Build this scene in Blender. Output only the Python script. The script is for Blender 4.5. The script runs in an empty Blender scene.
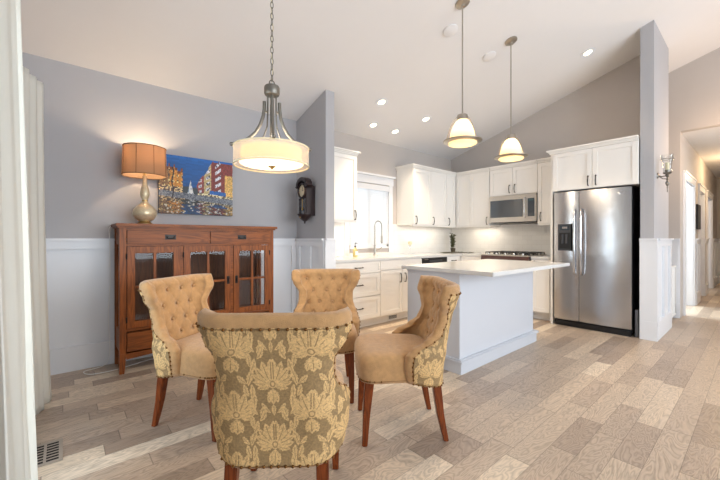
import bpy, bmesh, math, random
from mathutils import Vector, Matrix
from math import sin, cos, pi, radians, sqrt, exp, hypot

random.seed(7)
SC = bpy.context.scene
COL = SC.collection

# ------------------------------------------------------------------ camera
cd = bpy.data.cameras.new('camera'); cam = bpy.data.objects.new('camera', cd); COL.objects.link(cam)
cd.sensor_width = 36; cd.lens = 346.78 / 720 * 36; cd.shift_y = -1.56 / 720; cd.clip_start = .05
cam.location = (0, 0, 1.165); cam.rotation_euler = (radians(90), 0, radians(49.296 - 90))
SC.camera = cam
# ------------------------------------------------------------------ world, exposure
W = bpy.data.worlds.new('daylight'); SC.world = W; W.use_nodes = True
W.node_tree.nodes['Background'].inputs[0].default_value = (.86, .93, 1, 1)
W.node_tree.nodes['Background'].inputs[1].default_value = 1.15
SC.view_settings.view_transform = 'Standard'; SC.view_settings.look = 'None'
SC.view_settings.gamma = 1; SC.view_settings.use_curve_mapping = False
SC.view_settings.exposure = 0.03

def light(name, kind, loc, power, color=(1, 1, 1), size=.1, size_y=None, rot=(0, 0, 0), spot=None, spread=None):
    d = bpy.data.lights.new(name, kind); o = bpy.data.objects.new(name, d); COL.objects.link(o)
    d.energy = power; d.color = color; o.location = loc; o.rotation_euler = rot
    if kind == 'AREA':
        d.size = size
        if size_y: d.shape = 'RECTANGLE'; d.size_y = size_y
        if spread: d.spread = spread
    else: d.shadow_soft_size = size
    if kind == 'SPOT': d.spot_size = spot or 1.6; d.spot_blend = .6
    return o
DAY = (.83, .92, 1.0); WARM = (1, .72, .42); SOFT = (1, .86, .68)
# added fill as from unseen rear windows; daylight at the glazed left door
light('rear_window_fill', 'AREA', (3.0, -3.85, 1.7), 205, DAY, 4.4, 2.2, (radians(90), 0, 0))
light('rear_window_fill', 'AREA', (.9, -3.85, 1.7), 60, DAY, 2.0, 2.2, (radians(90), 0, 0))
light('door_daylight', 'AREA', (-1.4, 1.9, 1.3), 65, (.82, .92, 1), 1.6, 2.2, (radians(90), 0, radians(-90)))
light('kitchen_window_daylight', 'AREA', (3.62, 4.5, 1.6), 7, DAY, .8, .95, (radians(-90), 0, 0))

# ------------------------------------------------------------------ mesh helpers
class MB:
    def __init__(s): s.v = []; s.f = []
    def add(s, V, F):
        n = len(s.v); s.v += [tuple(p) for p in V]; s.f += [tuple(i + n for i in f) for f in F]; return s
    def box(s, x0, x1, y0, y1, z0, z1):
        x0, x1 = sorted((x0, x1)); y0, y1 = sorted((y0, y1)); z0, z1 = sorted((z0, z1))
        V = [(x, y, z) for z in (z0, z1) for y in (y0, y1) for x in (x0, x1)]
        return s.add(V, [(0, 2, 3, 1), (4, 5, 7, 6), (0, 1, 5, 4), (2, 6, 7, 3), (0, 4, 6, 2), (1, 3, 7, 5)])
    def prism(s, pts, ax, a, b):
        # polygon pts extruded along axis ax from a to b (pts in the two other axes, cyclic order)
        def P(p, t): return {'x': (t, p[0], p[1]), 'y': (p[0], t, p[1]), 'z': (p[0], p[1], t)}[ax]
        n = len(pts)
        return s.add([P(p, a) for p in pts] + [P(p, b) for p in pts],
                     [tuple(range(n))[::-1], tuple(range(n, 2 * n))] + [(i, (i + 1) % n, n + (i + 1) % n, n + i) for i in range(n)])
    def lathe(s, prof, c=(0, 0, 0), n=32, M=None, sx=1, sy=1):
        V = []; F = []; k = len(prof)
        for r, z in prof:
            for j in range(n):
                t = 2 * pi * j / n; p = Vector((r * cos(t) * sx, r * sin(t) * sy, z))
                if M: p = M @ p
                V.append((p[0] + c[0], p[1] + c[1], p[2] + c[2]))
        for i in range(k - 1):
            for j in range(n):
                F.append((i * n + j, i * n + (j + 1) % n, (i + 1) * n + (j + 1) % n, (i + 1) * n + j))
        if prof[0][0] > 1e-6: F.append(tuple(range(n))[::-1])
        if prof[-1][0] > 1e-6: F.append(tuple(range((k - 1) * n, k * n)))
        return s.add(V, F)
    def ring(s, prof, c=(0, 0, 0), n=32, M=None):
        # closed profile revolved (torus-like)
        V = []; F = []; k = len(prof)
        for r, z in prof:
            for j in range(n):
                t = 2 * pi * j / n; p = Vector((r * cos(t), r * sin(t), z))
                if M: p = M @ p
                V.append((p[0] + c[0], p[1] + c[1], p[2] + c[2]))
        for i in range(k):
            for j in range(n):
                a = i; b = (i + 1) % k
                F.append((a * n + j, a * n + (j + 1) % n, b * n + (j + 1) % n, b * n + j))
        return s.add(V, F)
    def tube(s, pts, r, n=8, closed=False):
        P = [Vector(p) for p in pts]; m = len(P); V = []; F = []
        up = None
        for i, p in enumerate(P):
            if closed: t = P[(i + 1) % m] - P[i - 1]
            else: t = P[min(i + 1, m - 1)] - P[max(i - 1, 0)]
            t.normalize()
            if up is None: up = Vector((0, 0, 1)) if abs(t.z) < .9 else Vector((1, 0, 0))
            a = t.cross(up).normalized(); b = a.cross(t).normalized(); up = b
            rr = r[i] if isinstance(r, (list, tuple)) else r
            for j in range(n):
                q = 2 * pi * j / n; V.append(p + a * cos(q) * rr + b * sin(q) * rr)
        for i in range(m if closed else m - 1):
            for j in range(n):
                k = (i + 1) % m
                F.append((i * n + j, i * n + (j + 1) % n, k * n + (j + 1) % n, k * n + j))
        if not closed: F += [tuple(range(n))[::-1], tuple(range((m - 1) * n, m * n))]
        return s.add(V, F)
    def sphere(s, c, r, n=10, m=6, sz=1):
        prof = [(max(1e-7, r * sin(pi * i / m)), -r * cos(pi * i / m) * sz) for i in range(m + 1)]
        prof[0] = (1e-7, prof[0][1]); prof[-1] = (1e-7, prof[-1][1])
        return s.lathe(prof, c, n)
    def build(s, name, mat, parent=None, bevel=0, smooth=False, seg=2, local=False):
        root = parent
        off = Vector((0, 0, 0))
        if parent is not None and not local: off = Vector(parent.get('_o', (0, 0, 0)))
        me = bpy.data.meshes.new(name)
        me.from_pydata([(p[0] - off[0], p[1] - off[1], p[2] - off[2]) for p in s.v], [], s.f)
        bm = bmesh.new(); bm.from_mesh(me)
        bmesh.ops.remove_doubles(bm, verts=bm.verts, dist=1e-6)
        bmesh.ops.recalc_face_normals(bm, faces=bm.faces)
        if bevel:
            ed = [e for e in bm.edges if len(e.link_faces) == 2 and e.calc_face_angle(0) > .6]
            bmesh.ops.bevel(bm, geom=ed, offset=bevel, segments=seg, affect='EDGES', clamp_overlap=True)
        bm.to_mesh(me); bm.free()
        if smooth:
            for p in me.polygons: p.use_smooth = True
            if smooth != 'all': me.set_sharp_from_angle(angle=radians(40))
        me.materials.append(mat)
        o = bpy.data.objects.new(name, me); COL.objects.link(o)
        if parent is not None:
            o.parent = parent
            o['_o'] = tuple(off)
        return o

def tag(o, label=None, cat=None, group=None, kind=None):
    if label: o['label'] = label
    if cat: o['category'] = cat
    if group: o['group'] = group
    if kind: o['kind'] = kind
    return o
def thing(name, label, cat, loc=(0, 0, 0), rz=0, group=None, local=False):
    o = bpy.data.objects.new(name, None); COL.objects.link(o); o.empty_display_size = .05
    o.location = loc; o.rotation_euler = (0, 0, rz)
    o['_o'] = (0., 0., 0.) if local else tuple(float(q) for q in loc)
    return tag(o, label, cat, group)
def struct(name, mb, mat, **k):
    return tag(mb.build(name, mat, None, **k), kind='structure')
def dup(o, parent=None):
    c = o.copy(); COL.objects.link(c)
    if parent is not None: c.parent = parent
    for ch in list(o.children): dup(ch, c)
    return c

# ------------------------------------------------------------------ materials
def nodes(name):
    m = bpy.data.materials.new(name); m.use_nodes = True; nt = m.node_tree
    return m, nt, nt.nodes['Principled BSDF']
def s2l(*c):
    c = c[0] if len(c) == 1 else c
    return tuple(((q / 255) / 12.92 if q / 255 < .04045 else ((q / 255 + .055) / 1.055) ** 2.4) for q in c) + (1,)
def N(nt, t, **k):
    n = nt.nodes.new(t)
    for a, b in k.items(): setattr(n, a, b)
    return n
def pm(name, col, rough=.5, metal=0, var=.06, scale=8, bump=0, bscale=60, emis=None, es=0, coat=0, **kw):
    m, nt, b = nodes(name)
    no = N(nt, 'ShaderNodeTexNoise'); no.inputs['Scale'].default_value = scale
    tc = N(nt, 'ShaderNodeTexCoord'); nt.links.new(tc.outputs['Object'], no.inputs['Vector'])
    mx = N(nt, 'ShaderNodeMix', data_type='RGBA')
    c = s2l(col)
    mx.inputs['A'].default_value = tuple(q * (1 - var) for q in c[:3]) + (1,)
    mx.inputs['B'].default_value = tuple(min(1, q * (1 + var)) for q in c[:3]) + (1,)
    nt.links.new(no.outputs['Fac'], mx.inputs['Factor']); nt.links.new(mx.outputs['Result'], b.inputs['Base Color'])
    b.inputs['Roughness'].default_value = rough; b.inputs['Metallic'].default_value = metal
    if coat: b.inputs['Coat Weight'].default_value = coat
    if bump:
        n2 = N(nt, 'ShaderNodeTexNoise'); n2.inputs['Scale'].default_value = bscale; n2.inputs['Detail'].default_value = 3
        nt.links.new(tc.outputs['Object'], n2.inputs['Vector'])
        bp = N(nt, 'ShaderNodeBump'); bp.inputs['Strength'].default_value = bump; bp.inputs['Distance'].default_value = .01
        nt.links.new(n2.outputs['Fac'], bp.inputs['Height']); nt.links.new(bp.outputs['Normal'], b.inputs['Normal'])
    if emis: b.inputs['Emission Color'].default_value = s2l(emis); b.inputs['Emission Strength'].default_value = es
    for k, v in kw.items(): b.inputs[k.replace('_', ' ')].default_value = v
    return m
def wood(name, c1, c2, axis='z', rough=.35, scale=1.0, contrast=1.0):
    m, nt, b = nodes(name)
    tc = N(nt, 'ShaderNodeTexCoord'); mp = N(nt, 'ShaderNodeMapping')
    sc = {'x': (.9, 9, 9), 'y': (9, .9, 9), 'z': (9, 9, .9)}[axis]
    mp.inputs['Scale'].default_value = tuple(q * scale for q in sc)
    nt.links.new(tc.outputs['Object'], mp.inputs['Vector'])
    no = N(nt, 'ShaderNodeTexNoise'); no.inputs['Scale'].default_value = 1.2; no.inputs['Detail'].default_value = 3; no.inputs['Distortion'].default_value = .8
    nt.links.new(mp.outputs[0], no.inputs['Vector'])
    ml = N(nt, 'ShaderNodeMath', operation='MULTIPLY'); ml.inputs[1].default_value = 9
    nt.links.new(no.outputs['Fac'], ml.inputs[0])
    fr = N(nt, 'ShaderNodeMath', operation='PINGPONG'); fr.inputs[1].default_value = .5; nt.links.new(ml.outputs[0], fr.inputs[0])
    n2 = N(nt, 'ShaderNodeTexNoise'); n2.inputs['Scale'].default_value = 9; n2.inputs['Detail'].default_value = 4
    nt.links.new(mp.outputs[0], n2.inputs['Vector'])
    ad = N(nt, 'ShaderNodeMath', operation='MULTIPLY_ADD'); ad.inputs[1].default_value = 1.0 * contrast
    nt.links.new(fr.outputs[0], ad.inputs[0]); 
    m3 = N(nt, 'ShaderNodeMath', operation='MULTIPLY'); m3.inputs[1].default_value = .6; nt.links.new(n2.outputs['Fac'], m3.inputs[0])
    nt.links.new(m3.outputs[0], ad.inputs[2])
    mx = N(nt, 'ShaderNodeMix', data_type='RGBA'); mx.inputs['A'].default_value = s2l(c1); mx.inputs['B'].default_value = s2l(c2)
    nt.links.new(ad.outputs[0], mx.inputs['Factor']); nt.links.new(mx.outputs['Result'], b.inputs['Base Color'])
    b.inputs['Roughness'].default_value = rough; b.inputs['Specular IOR Level'].default_value = .3
    return m
def glassmat(name, tint=(1, 1, 1, 1), gloss=.12, rough=.02):
    m = bpy.data.materials.new(name); m.use_nodes = True; nt = m.node_tree; nt.nodes.clear()
    o = N(nt, 'ShaderNodeOutputMaterial'); t = N(nt, 'ShaderNodeBsdfTransparent'); g = N(nt, 'ShaderNodeBsdfGlossy'); mx = N(nt, 'ShaderNodeMixShader')
    t.inputs[0].default_value = tint; g.inputs['Roughness'].default_value = rough
    lw = N(nt, 'ShaderNodeLayerWeight'); lw.inputs[0].default_value = .35
    ad = N(nt, 'ShaderNodeMath', operation='MULTIPLY_ADD'); ad.inputs[1].default_value = .35; ad.inputs[2].default_value = gloss; ad.use_clamp = True
    nt.links.new(lw.outputs['Fresnel'], ad.inputs[0]); nt.links.new(ad.outputs[0], mx.inputs[0])
    nt.links.new(t.outputs[0], mx.inputs[1]); nt.links.new(g.outputs[0], mx.inputs[2]); nt.links.new(mx.outputs[0], o.inputs[0])
    return m
def sheer(name, col, trans=.35, emis=None, es=0):
    # thin fabric: diffuse + translucent + a little see-through, optional lamp glow
    m = bpy.data.materials.new(name); m.use_nodes = True; nt = m.node_tree; nt.nodes.clear()
    o = N(nt, 'ShaderNodeOutputMaterial'); d = N(nt, 'ShaderNodeBsdfDiffuse'); t = N(nt, 'ShaderNodeBsdfTranslucent'); p = N(nt, 'ShaderNodeBsdfTransparent')
    a = N(nt, 'ShaderNodeMixShader'); b = N(nt, 'ShaderNodeMixShader')
    no = N(nt, 'ShaderNodeTexNoise'); no.inputs['Scale'].default_value = 40
    mx = N(nt, 'ShaderNodeMix', data_type='RGBA'); c = s2l(col)
    mx.inputs['A'].default_value = tuple(q * .94 for q in c[:3]) + (1,); mx.inputs['B'].default_value = c
    nt.links.new(no.outputs['Fac'], mx.inputs['Factor'])
    nt.links.new(mx.outputs['Result'], d.inputs[0]); nt.links.new(mx.outputs['Result'], t.inputs[0])
    a.inputs[0].default_value = .5; b.inputs[0].default_value = trans
    nt.links.new(d.outputs[0], a.inputs[1]); nt.links.new(t.outputs[0], a.inputs[2])
    nt.links.new(a.outputs[0], b.inputs[1]); nt.links.new(p.outputs[0], b.inputs[2])
    last = b
    if emis:
        e = N(nt, 'ShaderNodeEmission'); e.inputs[0].default_value = s2l(emis); e.inputs[1].default_value = es
        ad = N(nt, 'ShaderNodeAddShader'); nt.links.new(b.outputs[0], ad.inputs[0]); nt.links.new(e.outputs[0], ad.inputs[1]); last = ad
    nt.links.new(last.outputs[0], o.inputs[0])
    return m
def attr_mat(name, attr, rough, ca=None, cb=None, weave=0):
    m, nt, b = nodes(name)
    at = N(nt, 'ShaderNodeAttribute', attribute_name=attr)
    if ca:
        mx = N(nt, 'ShaderNodeMix', data_type='RGBA'); mx.inputs['A'].default_value = s2l(ca); mx.inputs['B'].default_value = s2l(cb)
        nt.links.new(at.outputs['Fac'], mx.inputs['Factor']); src = mx.outputs['Result']
    else: src = at.outputs['Color']
    if weave:
        tc = N(nt, 'ShaderNodeTexCoord'); no = N(nt, 'ShaderNodeTexNoise'); no.inputs['Scale'].default_value = 130; no.inputs['Detail'].default_value = 4
        nt.links.new(tc.outputs['Object'], no.inputs['Vector'])
        m2 = N(nt, 'ShaderNodeMix', data_type='RGBA', blend_type='MULTIPLY'); m2.inputs['Factor'].default_value = 1
        cr = N(nt, 'ShaderNodeMapRange'); cr.inputs['From Min'].default_value = .3; cr.inputs['From Max'].default_value = .7; cr.inputs['To Min'].default_value = .72; cr.inputs['To Max'].default_value = 1.12
        nt.links.new(no.outputs['Fac'], cr.inputs['Value']); nt.links.new(src, m2.inputs['A']); nt.links.new(cr.outputs[0], m2.inputs['B'])
        src = m2.outputs['Result']
        bp = N(nt, 'ShaderNodeBump'); bp.inputs['Strength'].default_value = .35; bp.inputs['Distance'].default_value = .004
        nt.links.new(at.outputs['Fac'], bp.inputs['Height']); nt.links.new(bp.outputs['Normal'], b.inputs['Normal'])
    nt.links.new(src, b.inputs['Base Color']); b.inputs['Roughness'].default_value = rough
    return m
def floor_mat():
    m, nt, b = nodes('oak_planks'); L = nt.links
    tc = N(nt, 'ShaderNodeTexCoord'); sp = N(nt, 'ShaderNodeSeparateXYZ'); L.new(tc.outputs['Object'], sp.inputs[0])
    def mt(op, a, b_=None, c=None):
        n = N(nt, 'ShaderNodeMath', operation=op)
        for i, q in enumerate((a, b_, c)):
            if q is None: continue
            if isinstance(q, (int, float)): n.inputs[i].default_value = q
            else: L.new(q, n.inputs[i])
        return n.outputs[0]
    y = mt('DIVIDE', mt('SUBTRACT', sp.outputs[1], .018), .127); row = mt('FLOOR', y); fy = mt('FRACT', y)
    wn = N(nt, 'ShaderNodeTexWhiteNoise', noise_dimensions='1D'); L.new(row, wn.inputs['W'])
    ln = mt('MULTIPLY_ADD', wn.outputs['Value'], .5, 1.05)
    x = mt('DIVIDE', mt('ADD', sp.outputs[0], mt('MULTIPLY', wn.outputs['Value'], 37.3)), ln)
    # every other board is cut short
    colm = mt('FLOOR', x); fx = mt('FRACT', x)
    cb = N(nt, 'ShaderNodeCombineXYZ'); L.new(row, cb.inputs[0]); L.new(colm, cb.inputs[1])
    w2 = N(nt, 'ShaderNodeTexWhiteNoise', noise_dimensions='2D'); L.new(cb.outputs[0], w2.inputs['Vector'])
    cut = mt('MULTIPLY_ADD', w2.outputs['Value'], .5, .3)
    half = mt('GREATER_THAN', fx, cut)
    cb2 = N(nt, 'ShaderNodeCombineXYZ'); L.new(row, cb2.inputs[0]); L.new(mt('MULTIPLY_ADD', half, .5, colm), cb2.inputs[1])
    w3 = N(nt, 'ShaderNodeTexWhiteNoise', noise_dimensions='2D'); L.new(cb2.outputs[0], w3.inputs['Vector'])
    rp = N(nt, 'ShaderNodeValToRGB'); e = rp.color_ramp.elements
    cols = [(0, (160, 141, 124)), (.15, (176, 156, 138)), (.5, (192, 172, 152)), (.8, (204, 184, 162)), (.93, (220, 202, 179)), (1, (226, 210, 189))]
    e[0].position = 0; e[0].color = s2l(cols[0][1]); e[1].position = 1; e[1].color = s2l(cols[-1][1])
    for p_, c_ in cols[1:-1]: q = e.new(p_); q.color = s2l(c_)
    L.new(w3.outputs['Value'], rp.inputs[0])
    # grain: contour lines of stretched noise = cathedral figure
    ro = mt('MULTIPLY', w3.outputs['Value'], 50.)
    cg = N(nt, 'ShaderNodeCombineXYZ'); L.new(mt('MULTIPLY_ADD', sp.outputs[0], 1.5, ro), cg.inputs[0]); L.new(mt('MULTIPLY', sp.outputs[1], 6.0), cg.inputs[1]); L.new(ro, cg.inputs[2])
    no = N(nt, 'ShaderNodeTexNoise'); no.inputs['Scale'].default_value = 1.25; no.inputs['Detail'].default_value = 3.0; no.inputs['Roughness'].default_value = .55; no.inputs['Distortion'].default_value = .5
    L.new(cg.outputs[0], no.inputs['Vector'])
    rings = mt('PINGPONG', mt('MULTIPLY', no.outputs['Fac'], 21), .5)
    rings = mt('POWER', mt('MULTIPLY', rings, 2), .6)
    n3 = N(nt, 'ShaderNodeTexNoise'); n3.inputs['Scale'].default_value = 14; n3.inputs['Detail'].default_value = 3; L.new(cg.outputs[0], n3.inputs['Vector'])
    g = mt('MULTIPLY_ADD', rings, .36, .67); g = mt('MULTIPLY', g, mt('MULTIPLY_ADD', n3.outputs['Fac'], .24, .90))
    # seams
    ey = mt('MINIMUM', fy, mt('SUBTRACT', 1, fy)); sy = mt('LESS_THAN', ey, .012)
    ex = mt('MINIMUM', mt('MINIMUM', fx, mt('SUBTRACT', 1, fx)), mt('ABSOLUTE', mt('SUBTRACT', fx, cut))); sx = mt('LESS_THAN', ex, .002)
    seam = mt('MAXIMUM', sy, sx)
    g = mt('MULTIPLY', g, mt('MULTIPLY_ADD', seam, -.42, 1))
    mx = N(nt, 'ShaderNodeMix', data_type='RGBA', blend_type='MULTIPLY'); mx.inputs['Factor'].default_value = 1
    L.new(rp.outputs[0], mx.inputs['A']); L.new(g, mx.inputs['B']); L.new(mx.outputs['Result'], b.inputs['Base Color'])
    b.inputs['Roughness'].default_value = .33
    bp = N(nt, 'ShaderNodeBump'); bp.inputs['Strength'].default_value = .25; bp.inputs['Distance'].default_value = .003
    L.new(mt('MULTIPLY_ADD', seam, -1, rings), bp.inputs['Height']); L.new(bp.outputs['Normal'], b.inputs['Normal'])
    return m
def tile_mat():
    m, nt, b = nodes('subway_tile'); L = nt.links
    tc = N(nt, 'ShaderNodeTexCoord'); sp = N(nt, 'ShaderNodeSeparateXYZ'); L.new(tc.outputs['Object'], sp.inputs[0])
    ad = N(nt, 'ShaderNodeMath', operation='ADD'); L.new(sp.outputs[0], ad.inputs[0]); L.new(sp.outputs[1], ad.inputs[1])
    cb = N(nt, 'ShaderNodeCombineXYZ'); L.new(ad.outputs[0], cb.inputs[0]); L.new(sp.outputs[2], cb.inputs[1])
    br = N(nt, 'ShaderNodeTexBrick'); br.inputs['Scale'].default_value = 1; br.inputs['Brick Width'].default_value = .152; br.inputs['Row Height'].default_value = .076
    br.inputs['Mortar Size'].default_value = .002; br.inputs['Mortar Smooth'].default_value = .3
    br.inputs['Color1'].default_value = s2l(232, 230, 226); br.inputs['Color2'].default_value = s2l(238, 236, 232); br.inputs['Mortar'].default_value = s2l(226, 222, 217)
    L.new(cb.outputs[0], br.inputs['Vector']); L.new(br.outputs['Color'], b.inputs['Base Color']); b.inputs['Roughness'].default_value = .12
    bp = N(nt, 'ShaderNodeBump'); bp.inputs['Strength'].default_value = .2; bp.inputs['Distance'].default_value = .002; bp.invert = True
    L.new(br.outputs['Fac'], bp.inputs['Height']); L.new(bp.outputs['Normal'], b.inputs['Normal'])
    return m
def steel_mat(name, col, rough, aniso=.5):
    m, nt, b = nodes(name); L = nt.links
    tc = N(nt, 'ShaderNodeTexCoord'); mp = N(nt, 'ShaderNodeMapping'); mp.inputs['Scale'].default_value = (2, 2, 300)
    L.new(tc.outputs['Object'], mp.inputs[0]); no = N(nt, 'ShaderNodeTexNoise'); no.inputs['Scale'].default_value = 1; L.new(mp.outputs[0], no.inputs['Vector'])
    mr = N(nt, 'ShaderNodeMapRange'); mr.inputs['To Min'].default_value = rough * .85; mr.inputs['To Max'].default_value = rough * 1.2
    L.new(no.outputs['Fac'], mr.inputs[0]); L.new(mr.outputs[0], b.inputs['Roughness'])
    n2 = N(nt, 'ShaderNodeTexNoise'); n2.inputs['Scale'].default_value = 2.2; L.new(tc.outputs['Object'], n2.inputs['Vector'])
    bp = N(nt, 'ShaderNodeBump'); bp.inputs['Strength'].default_value = .25; bp.inputs['Distance'].default_value = .03
    L.new(n2.outputs['Fac'], bp.inputs['Height']); L.new(bp.outputs['Normal'], b.inputs['Normal'])
    b.inputs['Base Color'].default_value = s2l(col); b.inputs['Metallic'].default_value = 1
    return m

M = {}
M['wall'] = pm('grey_violet_paint', (174, 173, 176), .75, var=.015, bump=.05, bscale=200)
M['wallk'] = pm('warm_lit_wall_paint', (190, 183, 178), .75, var=.015, bump=.05, bscale=200)  # kitchen and hall copy of the wall paint, tinted for warm lamp light
M['ceil'] = pm('ceiling_paint', (226, 224, 224), .85, var=.01, bump=.06, bscale=150)
M['trim'] = pm('white_trim_paint', (226, 228, 232), .35, var=.01)
M['cab'] = pm('white_cabinet_paint', (242, 239, 234), .32, var=.01)
M['isl'] = pm('island_paint', (203, 206, 213), .35, var=.01)
M['floor'] = floor_mat()
M['tile'] = tile_mat()
M['quartz'] = pm('white_quartz', (214, 213, 211), .12, var=.05, scale=60)
M['bronze'] = pm('dark_bronze', (52, 48, 46), .4, metal=.8)
M['nickel'] = pm('brushed_nickel', (176, 170, 160), .3, metal=1)
M['pewter'] = pm('aged_pewter', (132, 128, 120), .42, metal=.85, var=.12, scale=30)
M['chrome'] = pm('chrome', (200, 200, 202), .12, metal=1)
M['steel'] = steel_mat('stainless_steel', (196, 196, 198), .24)
M['steel2'] = steel_mat('stainless_trim', (205, 200, 192), .28)
M['black'] = pm('black_plastic', (22, 22, 24), .35)
M['dgrey'] = pm('dark_grey', (60, 62, 66), .4)
M['bglass'] = pm('black_glass', (62, 70, 78), .08, coat=1)  # base colour lifted to blue-grey to imitate reflected window light
M['glass'] = glassmat('clear_glass', gloss=.0)
M['wglass'] = glassmat('window_glass', (.95, .98, 1, 1), .05)
M['oak'] = wood('oak_stained', (86, 44, 18), (160, 90, 40), 'x', .42, contrast=1.0)
M['oakv'] = wood('oak_stained_upright', (90, 46, 18), (162, 91, 40), 'z', .42, contrast=1.0)
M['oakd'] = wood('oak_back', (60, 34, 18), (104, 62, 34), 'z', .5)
M['mahog'] = wood('mahogany', (66, 26, 10), (138, 68, 30), 'z', .28, scale=1.5)
M['velvet'] = pm('tan_velvet', (182, 140, 92), .85, var=.26, scale=34, bump=.4, bscale=260, Sheen_Weight=.35)
M['nail'] = pm('antique_nailhead', (120, 84, 46), .35, metal=.85)
M['damask'] = attr_mat('damask_fabric', 'pattern', .75, (152, 124, 84), (216, 178, 122), weave=1)
M['paint'] = attr_mat('canvas_paint', 'paint', .5)
M['canvas'] = pm('canvas_edge', (60, 66, 84), .7)
M['curtain'] = sheer('linen_curtain', (243, 242, 236), 0)
M['sheer'] = sheer('organza', (232, 228, 220), .6, (255, 220, 170), .02)
M['glow'] = sheer('lit_fabric', (255, 238, 205), .0, (255, 215, 155), .22)
M['diff'] = sheer('frosted_lit_disc', (255, 246, 230), .0, (255, 236, 205), .8)
M['alab'] = sheer('lit_alabaster_glass', (236, 216, 180), .0, (255, 220, 170), .22)
M['bulb'] = pm('lit_bulb', (255, 245, 225), .5, emis=(255, 232, 190), es=7)
M['shade'] = sheer('tan_lamp_shade', (184, 156, 130), 0)
M['shade_in'] = sheer('lamp_shade_lining', (250, 220, 170), 0)
M['trimdk'] = pm('shade_piping', (122, 92, 62), .7)
M['merc'] = pm('mercury_glass', (216, 200, 168), .3, metal=.4, var=.3, scale=55)
M['gold'] = pm('pale_gold', (190, 160, 106), .3, metal=.9)
M['blind'] = sheer('blind_slat', (250, 250, 250), 0)
M['plate'] = pm('white_plastic', (238, 238, 236), .4)
M['green'] = pm('herb_leaf', (104, 106, 70), .7, var=.35, scale=30)
M['tray'] = pm('dark_wicker', (76, 66, 50), .7)
M['candle'] = pm('cream_wax', (240, 226, 190), .5)
M['soap'] = pm('amber_soap', (206, 188, 128), .2)
M['clock'] = pm('ebony_wood', (40, 26, 26), .35, var=.2)
M['face'] = pm('clock_dial', (216, 200, 168), .5)
M['brass'] = pm('brass', (186, 146, 80), .3, metal=1)
M['vent'] = pm('vent_metal', (168, 158, 146), .45, metal=.3)
M['dark'] = pm('duct_dark', (34, 30, 28), .9)
M['stone'] = pm('knob_steel', (200, 196, 190), .25, metal=1)

# ------------------------------------------------------------------ the setting
YW, XW, XH, SL, ZC = 3.98, 5.78, 6.85, .303, 2.70
def zc(y): return ZC + SL * (YW - y) if y >= 0 else ZC + SL * YW + SL * y
ZR = zc(0)
struct('floor', MB().box(-.5, 13.2, -4.1, 6.0, -.1, 0), M['floor'])
cb_ = MB().prism([(YW + .12, zc(YW + .12)), (0, ZR), (-4.1, zc(-4.1)), (-4.1, zc(-4.1) + .12), (0, ZR + .12), (YW + .12, zc(YW + .12) + .12)], 'x', -.5, XH + .12)
struct('ceiling', cb_, M['ceil'])
# window wall / buffet wall (one plane), opening for the kitchen window
WX0, WX1, WZ0, WZ1 = 3.20, 4.03, 1.035, 2.01
TOP = ZC - .0
struct('wall_back', MB().box(-.5, 2.39, YW, YW + .12, 0, TOP), M['wall'])
kb = MB().box(2.39, WX0, YW, YW + .12, 0, TOP).box(WX1, XH, YW, YW + .12, 0, TOP).box(WX0, WX1, YW, YW + .12, 0, WZ0).box(WX0, WX1, YW, YW + .12, WZ1, TOP)
struct('wall_kitchen', kb, M['wallk'])
def ywall(x0, x1, ya, yb, mat, name, z0=0):      # wall in the plane x, top following the roof slope
    ys = [ya] + ([0] if ya < 0 < yb else []) + [yb]
    pts = [(ya, z0)] + [(yb, z0)] + [(q, zc(q)) for q in reversed(ys)]
    return struct(name, MB().prism(pts, 'x', x0, x1), mat)
ywall(2.33, 2.452, 3.32, YW, M['wall'], 'wall_partition')
ywall(XW, XW + .12, .935, YW, M['wallk'], 'wall_fridge')
ywall(5.12, 6.05, .811, .935, M['wall'], 'wall_stub')
ywall(XH, XH + .12, .789, YW, M['wallk'], 'wall_stair')
# header over the hall mouth and the wall right of it
ywall(XH, XH + .12, -.45, .789, M['wallk'], 'wall_header', 2.73)
ywall(XH, XH + .12, -4.0, -.45, M['wallk'], 'wall_right')
ywall(-.42, -.30, -4.0, 1.62, M['wall'], 'wall_left')
ywall(-.42, -.30, 2.60, YW, M['wall'], 'wall_left')
ywall(-.42, -.30, 1.62, 2.60, M['wall'], 'wall_left', 2.12)
rb = MB().box(-.5, XH + .12, -4.12, -4.0, 0, .5).box(-.5, XH + .12, -4.12, -4.0, 2.75, zc(-4.0)).box(-.5, -.2, -4.12, -4.0, .5, 2.75).box(5.4, XH + .12, -4.12, -4.0, .5, 2.75).box(1.85, 2.0, -4.12, -4.0, .5, 2.75)
struct('wall_front', rb, M['wall'])
# hall: flat lower ceiling, door wall, far wall
struct('ceiling', MB().box(XH + .12, 13.2, -.45, .789 + .12, 2.73, 2.83), M['ceil'])
DO = [(7.20, 8.28), (9.05, 9.85), (10.45, 11.5)]
hb = MB(); xs = XH + .12
for a, b in DO:
    hb.box(xs, a, .789, .909, 0, 2.73).box(a, b, .789, .909, 2.06, 2.73); xs = b
hb.box(xs, 13.2, .789, .909, 0, 2.73)
struct('wall_hall', hb, M['wallk'])
struct('wall_hall', MB().box(XH + .12, 13.2, -.57, -.45, 0, 2.73), M['wallk'])
struct('wall_end', MB().box(12.9, 13.02, -.45, .789, 0, 2.73), M['wallk'])
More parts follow.
